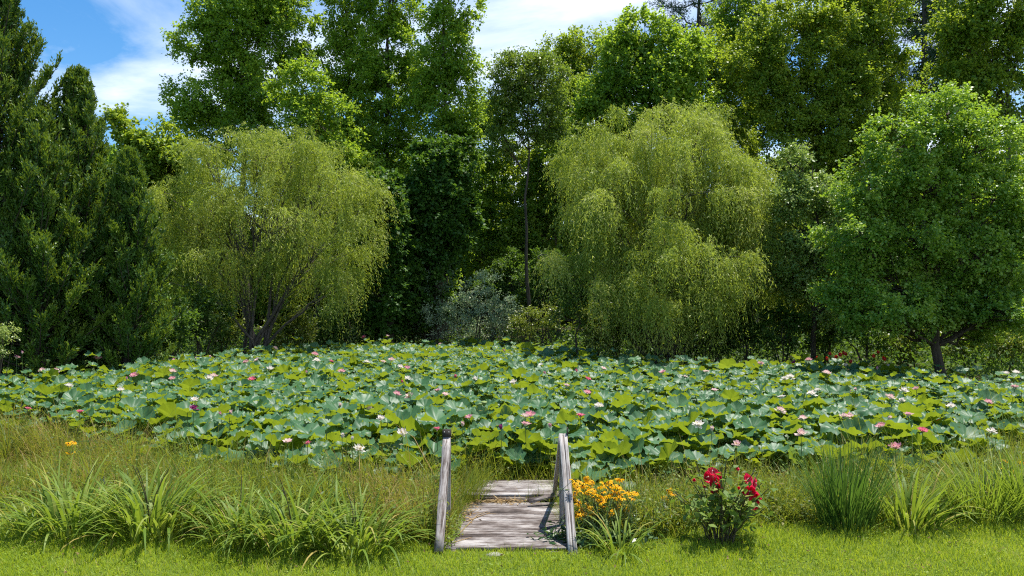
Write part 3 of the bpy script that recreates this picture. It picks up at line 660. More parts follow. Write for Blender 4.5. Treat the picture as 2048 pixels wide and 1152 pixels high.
g = Geo(); g.add(*lathe([(.008, 0), (.02, .015), (.032, .04), (.03, .044)])); RECEPT = g.mesh('receptacle', [M['receptacle']], (0, 0, 0), True)
g = Geo(); g.add(*lathe([(.008, -.02), (.02, .0), (.042, .04), (.05, .055), (.046, .062)])); POD = g.mesh('seed_pod', [M['pod']], (0, 0, 0), True)
FL = '''33 717 pink half;44 705 pink bud;96 725 pod pod;85 741 pale open;111 743 pale open;195 717 pink open;217 712 pod pod;270 752 pink open;253 757 pink bud;345 744 pale open;345 758 pink open
137 772 white open;241 780 white open;109 757 pod pod;55 819 deep half;159 827 deep half;348 722 pink half;421 714 pale bud;391 717 pale bud;493 725 pink open;515 722 pale half;550 697 pale open;629 709 pink open
633 721 white open;661 724 deep half;540 739 white open;683 744 pink open;427 753 pale open;416 758 white open;383 767 pink open;505 761 deep half;387 817 purple open;390 800 white open;443 827 pink bud;462 825 pale bud
615 890 deep half;575 885 pale half;680 810 pale bud;606 790 pod pod;615 744 pink bud;729 675 deep open;775 673 pale half;850 684 pale half;881 689 pale open;733 724 white open;783 720 pale open;766 726 pale half
800 734 white open;814 738 pink half;816 759 white open;805 763 deep bud;909 753 deep bud;951 759 white open;793 789 pink open;876 783 pink half;890 792 pale half;820 794 pale open;740 819 pale open;762 838 white open
866 823 pink open;804 866 white open;874 861 deep half;939 837 pink half;925 849 pale bud;704 876 white bud;717 898 white open;684 872 white bud;1002 855 purple bud;960 815 pod pod;968 811 pod pod;1028 766 white open
1008 702 pink bud;995 698 white half;1082 731 white half;1090 747 pink bud;1154 742 deep bud;1206 739 pale half;1174 761 deep half;1132 774 pale half;1174 786 pink open;1198 812 white open;1050 833 pale open;1061 831 pink open
1051 852 pink half;1161 834 deep half;1100 852 pink bud;1326 747 pink half;1369 757 pale half;1521 730 pink half;1618 721 pink open;1590 726 purple half;1570 759 white open;1580 755 white open;1653 747 pale open
1691 732 pale half;1624 788 white open;1635 781 white open;1564 797 white half;1429 783 pale half;1412 746 pale half;1423 858 pale bud;1397 850 white open;1606 837 pale open;1602 868 pale open;1473 889 pale open
1688 833 pale open;1699 834 pale open;1698 783 pink bud;1711 779 pale bud;1560 822 pale open;1754 737 pink bud;1778 733 pale half;2012 748 white open;2032 746 white open;1833 778 pink open;1807 782 white open
2029 777 pink half;1779 795 pale open;1805 803 white open;1975 805 pink open;1902 814 white open;1763 853 pink open;1776 836 pale bud;1817 833 pink half;1845 862 deep open;1983 863 white open;1791 896 pink open'''
FLW = []
for s in FL.replace('\n', ';').split(';'):
    a, b, c, k = s.split(); FLW.append((float(a), float(b), c, k))
FZ = [(130, 'before the tallest cedar'), (310, 'before the smaller cedars'), (460, 'left of the left willow trunk'), (600, 'before the left willow trunk'), (780, 'under the outer left willow'), (840, 'before the ivied trunks'), (1030, 'before the silvery shrub'), (1140, 'before the thin forked tree'), (1300, 'left of the right willow trunk'),
      (1480, 'before the right willow trunk'), (1640, 'before the pale glossy tree'), (1800, 'left of the maple trunk'), (1900, 'before the maple trunk'), (9999, 'right of the maple trunk')]
ROW = lambda py: 'far' if py < 745 else ('middle' if py < 800 else 'near')
CN = {'pink': 'pink', 'pale': 'pale pink', 'white': 'white', 'deep': 'deep pink', 'purple': 'purple', 'pod': 'green'}
KN = {'open': 'open lotus flower', 'half': 'half-open lotus flower', 'bud': 'lotus bud', 'pod': 'lotus seed pod'}
grp = {}
for q, (px, py, c, k) in enumerate(FLW):
    z = [b for a, b in FZ if px < a][0]
    key = f'{CN[c]} {KN[k]} in {ROW(py)} pond {z}'; grp.setdefault(key, []).append((px, q))
flab = {}
for key, lst in grp.items():
    lst.sort()
    for r_, (px, q) in enumerate(lst):
        flab[q] = key if len(lst) == 1 else key + ', ' + (['left one', 'right one'][r_] if len(lst) == 2 else ['leftmost', 'central', 'rightmost', 'fourth'][r_] + ' of %s' % ['three', 'four'][len(lst) - 3])
for q, (px, py, c, k) in enumerate(FLW):
    z = .4
    for _ in range(30):
        d = np.clip((CAMZ - z) * F / (py - HY), 9, 60); x = (px - 1024) / F * d
        z = .6 * z + .4 * (WATER + lotus_h(d) + .26)
    d = min(d, float(back_d(x, d)) - .2); d = max(d, float(front_d(x, d)) + .1)
    p = W(px, py, d)
    t = thing('lotus_pod' if k == 'pod' else 'lotus_flower', flab[q], 'lotus', (p[0], p[1], WATER - .05), 'lotus flowers, buds and pods over the leaves')
    hgt = p[2] - WATER + .05
    st = link('stalk', STALK, t); st.scale = (.8, .8, hgt)
    if k == 'pod':
        o = link('seed_pod', POD, t, (0, 0, hgt)); o.rotation_euler = (rng.normal() * .3, rng.normal() * .3, 0); o.scale = (1.15,) * 3
    else:
        ms = FM[c, k]; o = link('petals', ms[q % len(ms)], t, (0, 0, hgt - (.015 if k != 'bud' else .04)))
        o.rotation_euler = (rng.normal() * .25 + .1, rng.normal() * .2, rng.uniform(0, 6.28)); sz = rng.uniform(.74, 1.02) * (1 + .12 * (d > 18)); o.scale = (sz,) * 3
        if k == 'open': link('receptacle', RECEPT, o, (0, 0, .012))

# ------------------------------------------------------------------ flowering plants on the bank
def bank_point(px, py, zoff=0.):
    d = 9.0
    for _ in range(25): x = (px - 1024) / F * d; d = .5 * d + .5 * (CAMZ - float(ground_z(x, d)) - zoff) * F / (py - HY)
    x = (px - 1024) / F * d; return np.array([x, d, float(ground_z(x, d))])
g = Geo()
for k in range(11):
    V, s = petal(.040, .014, -.28, 4, 3); a = k / 11 * 6.283 + rng.normal() * .06
    V = V * [1, 1, 1] + [.006, 0, 0]; Rm = np.array(Matrix.Rotation(a, 3, 'Z') @ Matrix.Rotation(.12 + rng.normal() * .1, 3, 'Y')); g.add(V @ Rm.T, grid_faces(4, 3), 0, np.clip(s * .7 + rng.random() * .3, 0, 1))
RUD = g.mesh('flower', [M['petal_gold']], (0, 0, 0), True)
g = Geo(); g.add(*lathe([(.005, -.004), (.0065, .004), (.005, .008), (.002, .011)], 8)); CONE = g.mesh('cone', [M['cone']], (0, 0, 0), True)
def rudbeckia(label, base, spots, d0, bw, bh, nleaf, group='black eyed susan plants'):
    t = thing('black_eyed_susan', label, 'plant', base, group)
    gs, gl = Geo(), Geo()
    for (px, py) in spots:
        d = d0 + rng.uniform(-.22, .28); p = W(px, py, d)
        foot = base + [rng.normal() * bw * .35 + (p[0] - base[0]) * .45, rng.normal() * .12 + .05, 0]
        c = bez(foot, foot * [1, 1, 0] + [0, 0, base[2] + (p[2] - base[2]) * .6], p, 6); tube(gs, c, np.linspace(.004, .0025, 6), 4)
        o = link('flower', RUD, t, p - base); o.rotation_euler = (rng.normal() * .3 + .5, rng.normal() * .3, rng.uniform(0, 6)); o.scale = (rng.uniform(.95, 1.35),) * 3
        link('cone', CONE, o)
        m_ = 3; q = c[rng.integers(1, 5, m_)] + rng.normal(size=(m_, 3)) * .01
        leaves(gl, q, rand_dir(m_) * [1, 1, .5], np.array([0, 0, 1.]) + rng.normal(size=(m_, 3)) * .4, rng.uniform(.05, .09, m_), rng.uniform(.018, .03, m_), 0, rng.random(m_))
    q = base + rng.normal(size=(nleaf, 3)) * [bw * .4, .16, 0]; q[:, 2] = base[2] + bh * rng.random(nleaf) ** 1.1
    leaves(gl, q, rand_dir(nleaf) * [1, 1, .5] + [0, -.2, 0], np.array([0, 0, 1.]) + rng.normal(size=(nleaf, 3)) * .45, rng.uniform(.05, .11, nleaf), rng.uniform(.02, .045, nleaf), 0, rng.random(nleaf))
    part('stems', gs, [M['stem']], t); part('foliage', gl, [M['rudleaf']], t)
    return t
spots = [(1146, 960), (1150, 968), (1160, 962), (1165, 972), (1172, 958), (1180, 966), (1168, 966), (1155, 975), (1176, 972), (1184, 964), (1150, 986), (1163, 983), (1173, 981), (1180, 976), (1188, 979), (1143, 990), (1146, 1000), (1157, 1006), (1176, 1010), (1180, 1016), (1166, 1020), (1158, 1026), (1170, 1024), (1182, 1028), (1147, 1022), (1152, 1030), (1163, 1030), (1178, 1032), (1190, 996), (1196, 1000), (1200, 992), (1206, 984), (1200, 974), (1208, 968), (1214, 976), (1220, 972), (1226, 968), (1232, 974), (1238, 978), (1228, 982), (1222, 988), (1215, 992), (1234, 986), (1240, 990), (1238, 972), (1230, 996), (1240, 1002), (1208, 996), (1204, 1004), (1192, 988), (1185, 985), (1176, 988), (1218, 964), (1245, 980), (1240, 959), (1236, 957), (1253, 985), (1262, 988), (1268, 990), (1258, 984), (1252, 1020), (1256, 1021), (1222, 1028), (1264, 996), (1272, 985), (1248, 1012), (1230, 1014), (1220, 1024), (1160, 1054), (1148, 1036), (1172, 1036), (1210, 1012), (1196, 1022), (1186, 1020), (1244, 996)]
rudbeckia('large clump of golden black eyed susans beside the dock rail', bank_point(1195, 1086), spots, 8.55, .6, .17, 1200)
rudbeckia('small scattered clump of golden flowers between large golden clump and red hibiscus', bank_point(1300, 1050), [(1302, 1016), (1310, 1012), (1306, 1022), (1316, 1014), (1318, 1020), (1298, 1030), (1335, 1014), (1340, 1016), (1290, 1032), (1330, 996), (1342, 985), (1336, 981), (1346, 988)], 9.2, .30, .2, 260)
rudbeckia('golden flower clump at the right picture edge behind the sedge', bank_point(2035, 985), [(2012, 922), (2008, 937), (2018, 948), (2026, 942), (2032, 940), (2040, 944), (2036, 955), (2028, 958), (2020, 960), (2014, 950), (2044, 938), (2042, 952), (2046, 962), (2034, 932), (2046, 926)], 10.6, .4, .3, 350)
rudbeckia('lone yellow flowered plant among dry weeds on the left bank', bank_point(140, 935), [(137, 887), (148, 884), (137, 906), (146, 905)], 11.2, .18, .2, 120)

# hibiscus with red flowers
HF = Geo()
for k in range(5):
    V, s = petal(.085, .092, .10, 6, 5); a = k / 5 * 6.283 + rng.normal() * .05
    Rm = np.array(Matrix.Rotation(a, 3, 'Z') @ Matrix.Rotation(-.45 + rng.normal() * .12, 3, 'Y')); V[:, 2] += rng.normal(size=len(V)) * .003
    HF.add(V @ Rm.T, grid_faces(6, 5), 0, np.clip(s + rng.normal(size=len(s)) * .08, 0, 1))
HIB = HF.mesh('flower', [M['petal_red']], (0, 0, 0), True); SCAR = HF.mesh('flower', [M['petal_scarlet']], (0, 0, 0), True)
g = Geo(); tube(g, np.array([[0, 0, 0], [0, .004, .03], [0, .006, .055]]), [.004, .004, .006], 6); PIST = g.mesh('pistil', [M['petal_pale']], (0, 0, 0), True)
HB = Geo()
for k in range(5):
    V, s = petal(.05, .034, -.1, 5, 4); Rm = np.array(Matrix.Rotation(k / 5 * 6.283, 3, 'Z') @ Matrix.Rotation(-1.3, 3, 'Y')); HB.add(V @ Rm.T, grid_faces(5, 4), 0, s)
HBUD = HB.mesh('flower_bud', [M['petal_red']], (0, 0, 0), True)
def hibiscus(label, base, top_w, H, blooms, d0, nst, nleaf, ls, fscale, mat='hibleaf', bloom=None):
    bloom = bloom or HIB
    t = thing('hibiscus_bush', label, 'bush', base); gs, gl = Geo(), Geo()
    for k in range(nst):
        a = rng.uniform(-1, 1); q = base + [a * top_w * rng.uniform(.6, 1), rng.normal() * top_w * .35, H * rng.uniform(.6, 1.02) * (1 - .25 * abs(a))]
        f = base + [a * .10 + rng.normal() * .03, rng.normal() * .05, -.02]
        c = wob(bez(f, f + (q - f) * [.25, .25, .55], q, 8), .008); tube(gs, c, np.linspace(.008, .004, 8), 5)
        m_ = nleaf; u = rng.uniform(.5, 1.02, m_); idx = np.clip((u * 7).astype(int), 0, 7); pp = c[idx] + rng.normal(size=(m_, 3)) * .055
        ax = rand_dir(m_) * [1, 1, .5] + [0, 0, -.35]
        leaves(gl, pp, ax, np.array([0, 0, 1.]) + rng.normal(size=(m_, 3)) * .4, rng.uniform(.6, 1.2, m_) * ls, rng.uniform(.4, .75, m_) * ls, 0, np.clip(rng.normal(.5, .25, m_), 0, 1), .12, .35)
    part('stems', gs, [M['redstem']], t); part('foliage', gl, [M[mat]], t)
    for (px, py, kd, rx, rz) in blooms:
        p = W(px, py, d0 + rng.uniform(-.08, .22)) - base
        if kd == 'f':
            o = link('flower', bloom, t, p); o.rotation_euler = (R(rx), 0, R(rz)); o.scale = (fscale * rng.uniform(.9, 1.1),) * 3; link('pistil', PIST, o)
        else:
            o = link('flower_bud', HBUD, t, p); o.rotation_euler = (R(rx), 0, R(rz)); o.scale = (fscale,) * 3
hibiscus('red flowered hibiscus bush with many stems standing on the lawn edge', bank_point(1445, 1082),   .66, .86, [(1424, 948, 'f', 35, 0), (1410, 956, 'f', 70, 30), (1432, 975, 'f', 95, -10), (1424, 992, 'f', 110, 20), (1428, 964, 'f', 80, 0), (1387, 960, 'b', 80, 0), (1472, 934, 'b', 120, 30), (1440, 958, 'f', 60, -60), (1408, 973, 'b', 70, 0), (1444, 990, 'b', 50, 0), (1490, 962, 'f', 60, 40), (1503, 966, 'f', 90, 60), (1500, 982, 'f', 85, -20), (1512, 992, 'f', 105, -30), (1506, 1006, 'f', 130, 0), (1476, 978, 'b', 60, 0), (1484, 984, 'b', 80, 0), (1438, 974, 'b', 80, 0)], 8.34, 36, 13, .105, 1.05)
b1 = np.array([*W(1668, 735, 23.2)[:2], 0.0]); b1[2] = float(ground_z(b1[0], b1[1]))
hibiscus('rose bush with red blossoms behind the pond under the maple, larger of two', b1, .75, 1.25, [(1634, 716, 'f', 80, 0), (1652, 717, 'f', 80, 20), (1659, 708, 'f', 60, 0), (1672, 714, 'f', 80, -20), (1679, 710, 'f', 70, 0), (1685, 706, 'f', 80, 30), (1700, 723, 'f', 80, 0), (1690, 709, 'f', 60, 0)], 22.9, 26, 22, .14, .95, 'olive', SCAR)
b2 = np.array([*W(1745, 735, 23.2)[:2], 0.0]); b2[2] = float(ground_z(b2[0], b2[1]))
hibiscus('rose bush with few red blossoms behind the pond, smaller and nearer the maple trunk', b2, .5, 1.15, [(1746, 712, 'f', 80, 0), (1755, 705, 'f', 60, 10), (1768, 718, 'f', 80, 0), (1764, 716, 'f', 90, 30)], 22.9, 18, 20, .14, .9, 'olive', SCAR)

# tall orange flower over the lotus
base = bank_point(1852, 985); base[2] = max(base[2], WATER)
t = thing('orange_lily', 'tall orange flower on dark stems above the lotus behind the iris clump', 'flower', base)
gs, gl = Geo(), Geo()
for (px, py) in ((1868, 838), (1858, 850), (1878, 846)):
    p = W(px, py, base[1] - .1); c = bez(base + [rng.normal() * .04, 0, 0], base + [0, 0, .5], p, 7); tube(gs, c, np.linspace(.006, .003, 7), 5)
    m_ = 22; leaves(gl, c[rng.integers(0, 6, m_)] + rng.normal(size=(m_, 3)) * .012, rand_dir(m_) * [1, 1, .6], rand_dir(m_) + [0, 0, 1.2], rng.uniform(.05, .10, m_), .014, 0, rng.random(m_) * .6)
part('stems', gs, [M['redstem']], t); part('foliage', gl, [M['pick']], t)
OF = Geo()
for k in range(7):
    V, s = petal(.075, .035, -.1, 5, 4); Rm = np.array(Matrix.Rotation(k / 7 * 6.283, 3, 'Z') @ Matrix.Rotation(-.35, 3, 'Y')); OF.add(V @ Rm.T, grid_faces(5, 4), 0, s)
om = OF.mesh('flower', [M['petal_orange']], (0, 0, 0), True)
for px, py in ((1868, 836), (1860, 838), (1877, 842)):
    o = link('flower', om, t, W(px, py, base[1] - .1) - base); o.rotation_euler = (rng.normal() * .4, rng.normal() * .4, rng.uniform(0, 6))
# pickerelweed
PK = [(222, 952, 938, 'behind the largest daylily clump'), (208, 985, 962, 'low behind the second daylily clump'), (474, 965, 949, 'behind the yellowish daylily clump'), (566, 1005, 990, 'inside the bushy daylily clump'), (1712, 960, 935, 'behind the reed clump'), (1813, 968, 948, 'behind the iris clump'), (1918, 915, 882, 'between orange lily and sedge clump'), (2012, 908, 875, 'at the far right pond edge behind golden flowers'), (2035, 925, 898, 'lowest at the right edge above the golden flowers')]
for px, pb, pt, where in PK:
    base = bank_point(px, pb + 30); d = base[1]
    t = thing('pickerelweed', f'blue flower spike with lance leaves standing {where}', 'plant', base, 'blue pickerelweed at the pond edge')
    p = W(px, pt, d); g = Geo(); c = bez(base, base + [.01, 0, .2], p - [0, 0, .05], 6); tube(g, c, .005, 5); part('stem', g, [M['stem']], t)
    g = Geo(); m_ = 70; u = rng.random(m_); q = p + np.stack([np.zeros(m_), np.zeros(m_), (u - .5) * .11], 1); leaves(g, q, rand_dir(m_) * [1, 1, .4], rand_dir(m_), .024 * (1.1 - .6 * u), .014, 0, rng.random(m_))
    part('flower_spike', g, [M['petal_blue']], t)
    g = Geo(); m_ = 14; az = rng.uniform(0, 6.28, m_); ribbons(g, base + rng.normal(size=(m_, 3)) * [.07, .07, 0], az, rng.uniform(.22, .42, m_), rng.uniform(.03, .055, m_), rng.uniform(.05, .4, m_), rng.uniform(.1, .7, m_), 6, 0, rng.random(m_), .3, 2.5)
    part('leaf_blades', g, [M['pick']], t)

#TREES
# ------------------------------------------------------------------ trees
def base_at(px, d):
    x = (px - 1024) / F * d; return np.array([x, d, float(ground_z(x, d))])
def spray(g, C, cr, out, K, Mn, L, Wd, up=.3, droop=.25, mi=0, vb=.5, vs=.22, flat=.75):
    """leafy twigs radiating from each clump centre C"""
    n = len(C); cr = np.broadcast_to(cr, (n,))
    D = unit(rand_dir(n * K) * 1.0 + np.repeat(out, K, 0) * .55 + [0, 0, up]); D[:, 2] *= flat; D = unit(D)
    t = rng.uniform(.08, 1, (n * K, Mn)) ** .75
    len_ = np.repeat(cr, K) * rng.uniform(.65, 1.25, n * K)
    P = np.repeat(C, K, 0)[:, None] + D[:, None] * (t * len_[:, None])[..., None]
    P = P + rng.normal(size=P.shape) * (np.repeat(cr, K) * .085)[:, None, None]
    P[..., 2] -= (t ** 2 * len_[:, None]) * .12
    N_ = n * K * Mn; P = P.reshape(-1, 3); A = unit(np.repeat(D, Mn, 0) * .7 + rng.normal(size=(N_, 3)) * .6 - [0, 0, droop])
    Nn = rng.normal(size=(N_, 3)) * .55 + [0, 0, 1.] + np.repeat(np.repeat(out, K, 0), Mn, 0) * .35
    cv = np.repeat(rng.normal(0, vs * .8, n), K * Mn); v = np.clip(vb + cv + rng.normal(size=N_) * vs, 0, 1)
    s = rng.uniform(.65, 1.25, N_)
    leaves(g, P, A, Nn, L * s, Wd * s, mi, v)
def lobes_to_clumps(lobes, d, cr, dens, depth=.85, inner=.4):
    C, O, LI = [], [], []
    for li, lb in enumerate(lobes):
        px, py, rx, ry = lb[:4]; dy = lb[4] if len(lb) > 4 else 0.
        c = W(px, py, d + dy); r = np.array([rx / F * d, rx / F * d * depth, ry / F * d])
        n = max(4, int(dens * 4 * r[0] * r[2] / cr ** 2))
        u = rand_dir(n); rad = inner + (1 - inner) * rng.random(n) ** .5
        C.append(c + u * r * rad[:, None]); O.append(unit(u / r)); LI.append(np.full(n, li))
    return np.concatenate(C), np.concatenate(O), np.concatenate(LI)
def broadleaf(name, label, cat, px, d, lobes, mat='poplar', cr=.75, dens=1., K=16, Mn=15, L=.135, Wd=.11, tr=None, bark='bark', group=None, trunk_top=None, fork=0., stems=None, vb=.5, up=.3, droop=.25, flat=.75, inner=.3, lean=0., twig=.5):
    base = base_at(px, d); t = thing(name, label, cat, base, group)
    C, O, LI = lobes_to_clumps(lobes, d, cr, dens * 2.0, inner=inner)
    zt = max(CAMZ - (lb[1] - HY) / F * d for lb in lobes); H = zt - base[2]; tr = tr or H * .011
    topp = np.array([trunk_top[0] if False else (W(trunk_top, 0, d)[0] if trunk_top is not None else base[0] + lean), d, zt])
    tk = wob(bez(base - [0, 0, .15], base * .5 + topp * .5 + [rng.normal() * .3, rng.normal() * .2, 0], topp, 12), .05 + H * .002)
    g = Geo(); rr = tr * (1 - .88 * np.linspace(0, 1, 12)); rr[0] *= 1.5; tube(g, tk, rr, 9)
    for li, lb in enumerate(lobes):
        lc = W(lb[0], lb[1], d + (lb[4] if len(lb) > 4 else 0)); hz = math.hypot(lc[0] - base[0], lc[1] - base[1])
        zst = np.clip(lc[2] - .9 * hz - lb[3] / F * d * .5, base[2] + H * .16, base[2] + H * .93)
        k = np.argmin(np.abs(tk[:, 2] - zst)); s = tk[k]
        limb = wob(bez(s, s * .5 + lc * .5 + [0, 0, -.15 * hz], lc, 8), .06)
        tube(g, limb, np.linspace(max(rr[k] * .42, .03), .02, 8), 6)
        idx = np.where(LI == li)[0]
        for q in idx[::(1 if twig >= 1 else int(1 / twig))]:
            a = limb[rng.integers(3, 8)]; e = C[q]
            tube(g, bez(a, a * .45 + e * .55 + [0, 0, -.08 * np.linalg.norm(e - a)], e + O[q] * cr * .4, 5), np.linspace(.022, .006, 5), 4)
    part('trunk', g, [M[bark]], t)
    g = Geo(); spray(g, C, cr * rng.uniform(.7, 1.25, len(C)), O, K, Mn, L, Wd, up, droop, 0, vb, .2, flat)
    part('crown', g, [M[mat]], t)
    return t
def willow(label, px, d, lobes, nt, group, stems, S=44):
    lobes = [(*lb, 0.)[:5] for lb in lobes]
    base = base_at(px, d); t = thing('weeping_willow', label, 'tree', base, group); g = Geo(); gl = Geo()
    C, O, LI = [], [], []
    for li, (qx, qy, rx, ry, dy) in enumerate(lobes):
        c = W(qx, qy, d + dy + rng.normal() * .2); r = np.array([rx / F * d, rx / F * d * .9, ry / F * d]); n = int(nt * rx * ry / 10000)
        u = rand_dir(n * 3); u = u[u[:, 2] > -.15][:n]; rad = .35 + .9 * rng.random(len(u)) ** .75
        C.append(c + u * r * rad[:, None]); O.append(unit(u / r)); LI.append(np.full(len(u), li))
    C, O, LI = np.concatenate(C), np.concatenate(O), np.concatenate(LI)
    lim = []
    for li, (qx, qy, rx, ry, dy) in enumerate(lobes):
        e = W(qx, qy, d + dy); s = base + [stems[li % len(stems)], rng.normal() * .12, -.1]
        m_ = s + (e - s) * [.28, .28, .55]; c = wob(bez(s, m_, e, 10), .05); tube(g, c, np.linspace(.075, .018, 10), 7); lim.append(c)
    for q in range(len(C)):
        a = lim[LI[q]][rng.integers(5, 10)]; e = C[q]
        tube(g, bez(a, a * .4 + e * .6 + [0, 0, .25], e, 6), np.linspace(.02, .006, 6), 4)
    part('trunk', g, [M['bark_grey']], t)
    # hanging strands
    n = len(C) * S; m = 26
    st = np.repeat(C, S, 0) + rng.normal(size=(n, 3)) * [.13, .13, .07]
    ho = unit(np.repeat(O, S, 0) * [1, 1, .3] * .55 + rng.normal(size=(n, 3)) * [.75, .75, .22] + [0, 0, .38])
    ln = np.clip(rng.gamma(4, .30, n) * np.repeat(rng.uniform(.7, 1.4, len(C)), S), .3, 3.0); s = (np.arange(m)[None] + rng.random((n, m))) / m
    reach = (rng.uniform(.25, .95, n) * np.repeat(rng.uniform(.8, 1.3, len(C)), S))[:, None]
    P = st[:, None] + ho[:, None] * (reach * (1 - np.exp(-2.6 * s)))[..., None]
    P[..., 2] -= ln[:, None] * s ** 1.35
    sway = rng.normal(size=(n, 2)) * .10; P[..., :2] += sway[:, None] * (s ** 2)[..., None]
    P = P + rng.normal(size=P.shape) * .022
    ok = P[..., 2] > base[2] + .25
    T = np.zeros_like(P); T[..., 2] = -1.; T += ho[:, None] * (np.exp(-3 * s))[..., None] * 1.2
    P, T = P[ok], T[ok]; N_ = len(P)
    A = unit(T + rng.normal(size=(N_, 3)) * .5)
    v = np.broadcast_to((.5 + np.repeat(rng.normal(0, .28, len(C)), S))[:, None], (n, m))[ok] + rng.normal(size=N_) * .2
    sz = rng.uniform(.7, 1.3, N_)
    leaves(gl, P, A, rng.normal(size=(N_, 3)) + [0, -.15, .35],   .115 * sz, .023 * sz, 0, np.clip(v, 0, 1), .1)
    part('crown', gl, [M['willow']], t)
def cedar(label, px, d, apex_py, wpx, nb=230, group='red cedars at the left'):
    base = base_at(px, d); t = thing('red_cedar', label, 'tree', base, group); zt = CAMZ - (apex_py - HY) / F * d; H = zt - base[2]; Wm = wpx / F * d
    g = Geo(); tk = np.stack([np.full(10, base[0]), np.full(10, base[1]), np.linspace(base[2] - .1, zt - .3, 10)], 1); tk[1:, :2] += rng.normal(size=(9, 2)) * .05; tube(g, tk, np.linspace(.19, .015, 10), 8)
    P0, D0, LL, VV = [], [], [], []
    for k in range(nb):
        h = ((k + rng.random()) / nb) ** .9; z = base[2] + H * (.05 + .95 * h); az = k * 2.39996 + rng.normal() * .3
        lb = Wm * (1 - h) ** .72 * rng.choice([.55, .8, 1., 1.2], p=[.2, .3, .3, .2]) * rng.uniform(.85, 1.1) * min(1, .55 + h * 2.2) + .22
        el = .15 + .85 * h + rng.normal() * .12
        d0 = np.array([math.cos(az) * math.cos(el), math.sin(az) * math.cos(el), math.sin(el)])
        s = np.array([np.interp(z, tk[:, 2], tk[:, 0]), np.interp(z, tk[:, 2], tk[:, 1]), z]); e = s + d0 * lb; mid = s + d0 * lb * .55 + [0, 0, -.14 * lb]; e = e + [0, 0, .34 * lb]
        c = bez(s, mid, e, 8); tube(g, c, np.linspace(.03, .006, 8), 4)
        ns = 10 + int(lb * 9); tt = rng.uniform(.28, 1., ns) ** .8; q = np.stack([np.interp(tt, np.linspace(0, 1, 8), c[:, i]) for i in range(3)], 1)
        ax = unit(e - s); sd = unit(np.cross(ax, [0, 0, 1.])); up = np.cross(sd, ax)
        sg = rng.uniform(-1, 1, ns)[:, None]
        dr = unit(ax * rng.uniform(.7, 1.1, (ns, 1)) + sd * sg * 1.0 + up * rng.uniform(.0, .9, (ns, 1)) + [0, 0, .42])
        P0.append(q); D0.append(dr); LL.append((.26 + .34 * (1 - tt)) * rng.uniform(.6, 1.5, ns) * min(1.15, .55 + lb * .35)); VV.append(np.full(ns, rng.normal(0, .14)))
    part('trunk', g, [M['bark']], t)
    P0, D0, LL, VV = np.concatenate(P0), np.concatenate(D0), np.concatenate(LL), np.concatenate(VV); n = len(P0); m = 17
    s = (np.arange(m)[None] + rng.random((n, m))) / m
    P = P0[:, None] + D0[:, None] * (s * LL[:, None])[..., None] + rng.normal(size=(n, m, 3)) * .018; P[..., 2] += (s ** 2 * LL[:, None]) * .12
    N_ = n * m; Dm = np.repeat(D0, m, 0); A = unit(Dm + rng.normal(size=(N_, 3)) * .42 + [0, 0, .12])
    L = (.135 - .05 * s.ravel()) * rng.uniform(.75, 1.3, N_)
    g = Geo(); leaves(g, P.reshape(-1, 3), A, rng.normal(size=(N_, 3)) + [0, 0, .6], L, L * .36, 0, np.clip(.32 + .32 * s.ravel() + np.repeat(VV, m) + rng.normal(size=N_) * .14, 0, 1), .2)
    part('crown', g, [M['cedar']], t)
def pine(label, px, d, z_px, wpx, nb, group='tall pines behind the oaks', tr=.24, tuft=26):
    """z_px: rows (top, lowest branch)"""
    base = base_at(px, d); t = thing('pine_tree', label, 'tree', base, group); zt = CAMZ - (z_px[0] - HY) / F * d; zb = CAMZ - (z_px[1] - HY) / F * d
    g = Geo(); tk = np.stack([np.full(12, base[0]), np.full(12, base[1]), np.linspace(base[2] - .1, zt, 12)], 1); tk[1:, :2] += rng.normal(size=(11, 2)) * .06; tube(g, tk, np.linspace(tr, .04, 12), 9)
    C, O = [], []
    for k in range(nb):
        h = (k + rng.random()) / nb; z = zb + (zt - zb) * h; az = k * 2.4 + rng.normal() * .4; lb = wpx / F * d * (1 - .65 * h ** 1.5) * rng.uniform(.6, 1.1)
        s = np.array([base[0], base[1], z]); e = s + [math.cos(az) * lb, math.sin(az) * lb, lb * rng.uniform(-.05, .35)]; c = wob(bez(s, s * .5 + e * .5 + [0, 0, -.1 * lb], e, 8), .05); tube(g, c, np.linspace(.055, .012, 8), 5)
        for u in rng.uniform(.35, 1, 9 + int(lb * 3)):
            q = np.array([np.interp(u, np.linspace(0, 1, 8), c[:, i]) for i in range(3)]); o_ = rand_dir(1)[0] * [1, 1, .5] + [0, 0, .3]; w_ = q + o_ * rng.uniform(.15, .75) * (1.1 - .4 * u)
            tube(g, np.array([q, w_]), [.012, .006], 4); C.append(w_); O.append(unit(w_ - q))
    part('trunk', g, [M['bark_grey']], t)
    C, O = np.array(C), np.array(O); n = len(C); D = unit(rand_dir(n * tuft) + np.repeat(O, tuft, 0) * .6 + [0, 0, .2])
    P = np.repeat(C, tuft, 0) + rng.normal(size=(n * tuft, 3)) * .13
    g = Geo(); leaves(g, P, D, rand_dir(n * tuft), rng.uniform(.18, .34, n * tuft), .042, 0, np.clip(rng.normal(.45, .22, n * tuft) + np.repeat(rng.normal(0, .12, n), tuft), 0, 1), .1)
    part('crown', g, [M['pine']], t)

CG = 'red cedars at the left'
cedar('tallest dark cedar, its top cut off above the left picture edge', -8, 22.5, -150, 175, 420)
cedar('pointed cedar whose slender tip stands clear against blue sky', 158, 23.5, 168, 130, 330)
cedar('short bushy cedar nearest the left willow', 262, 23.2, 330, 92, 240)
cedar('middle cedar filling the space between the tallest and the pointed cedar', 78, 22.2, 250, 140, 300)

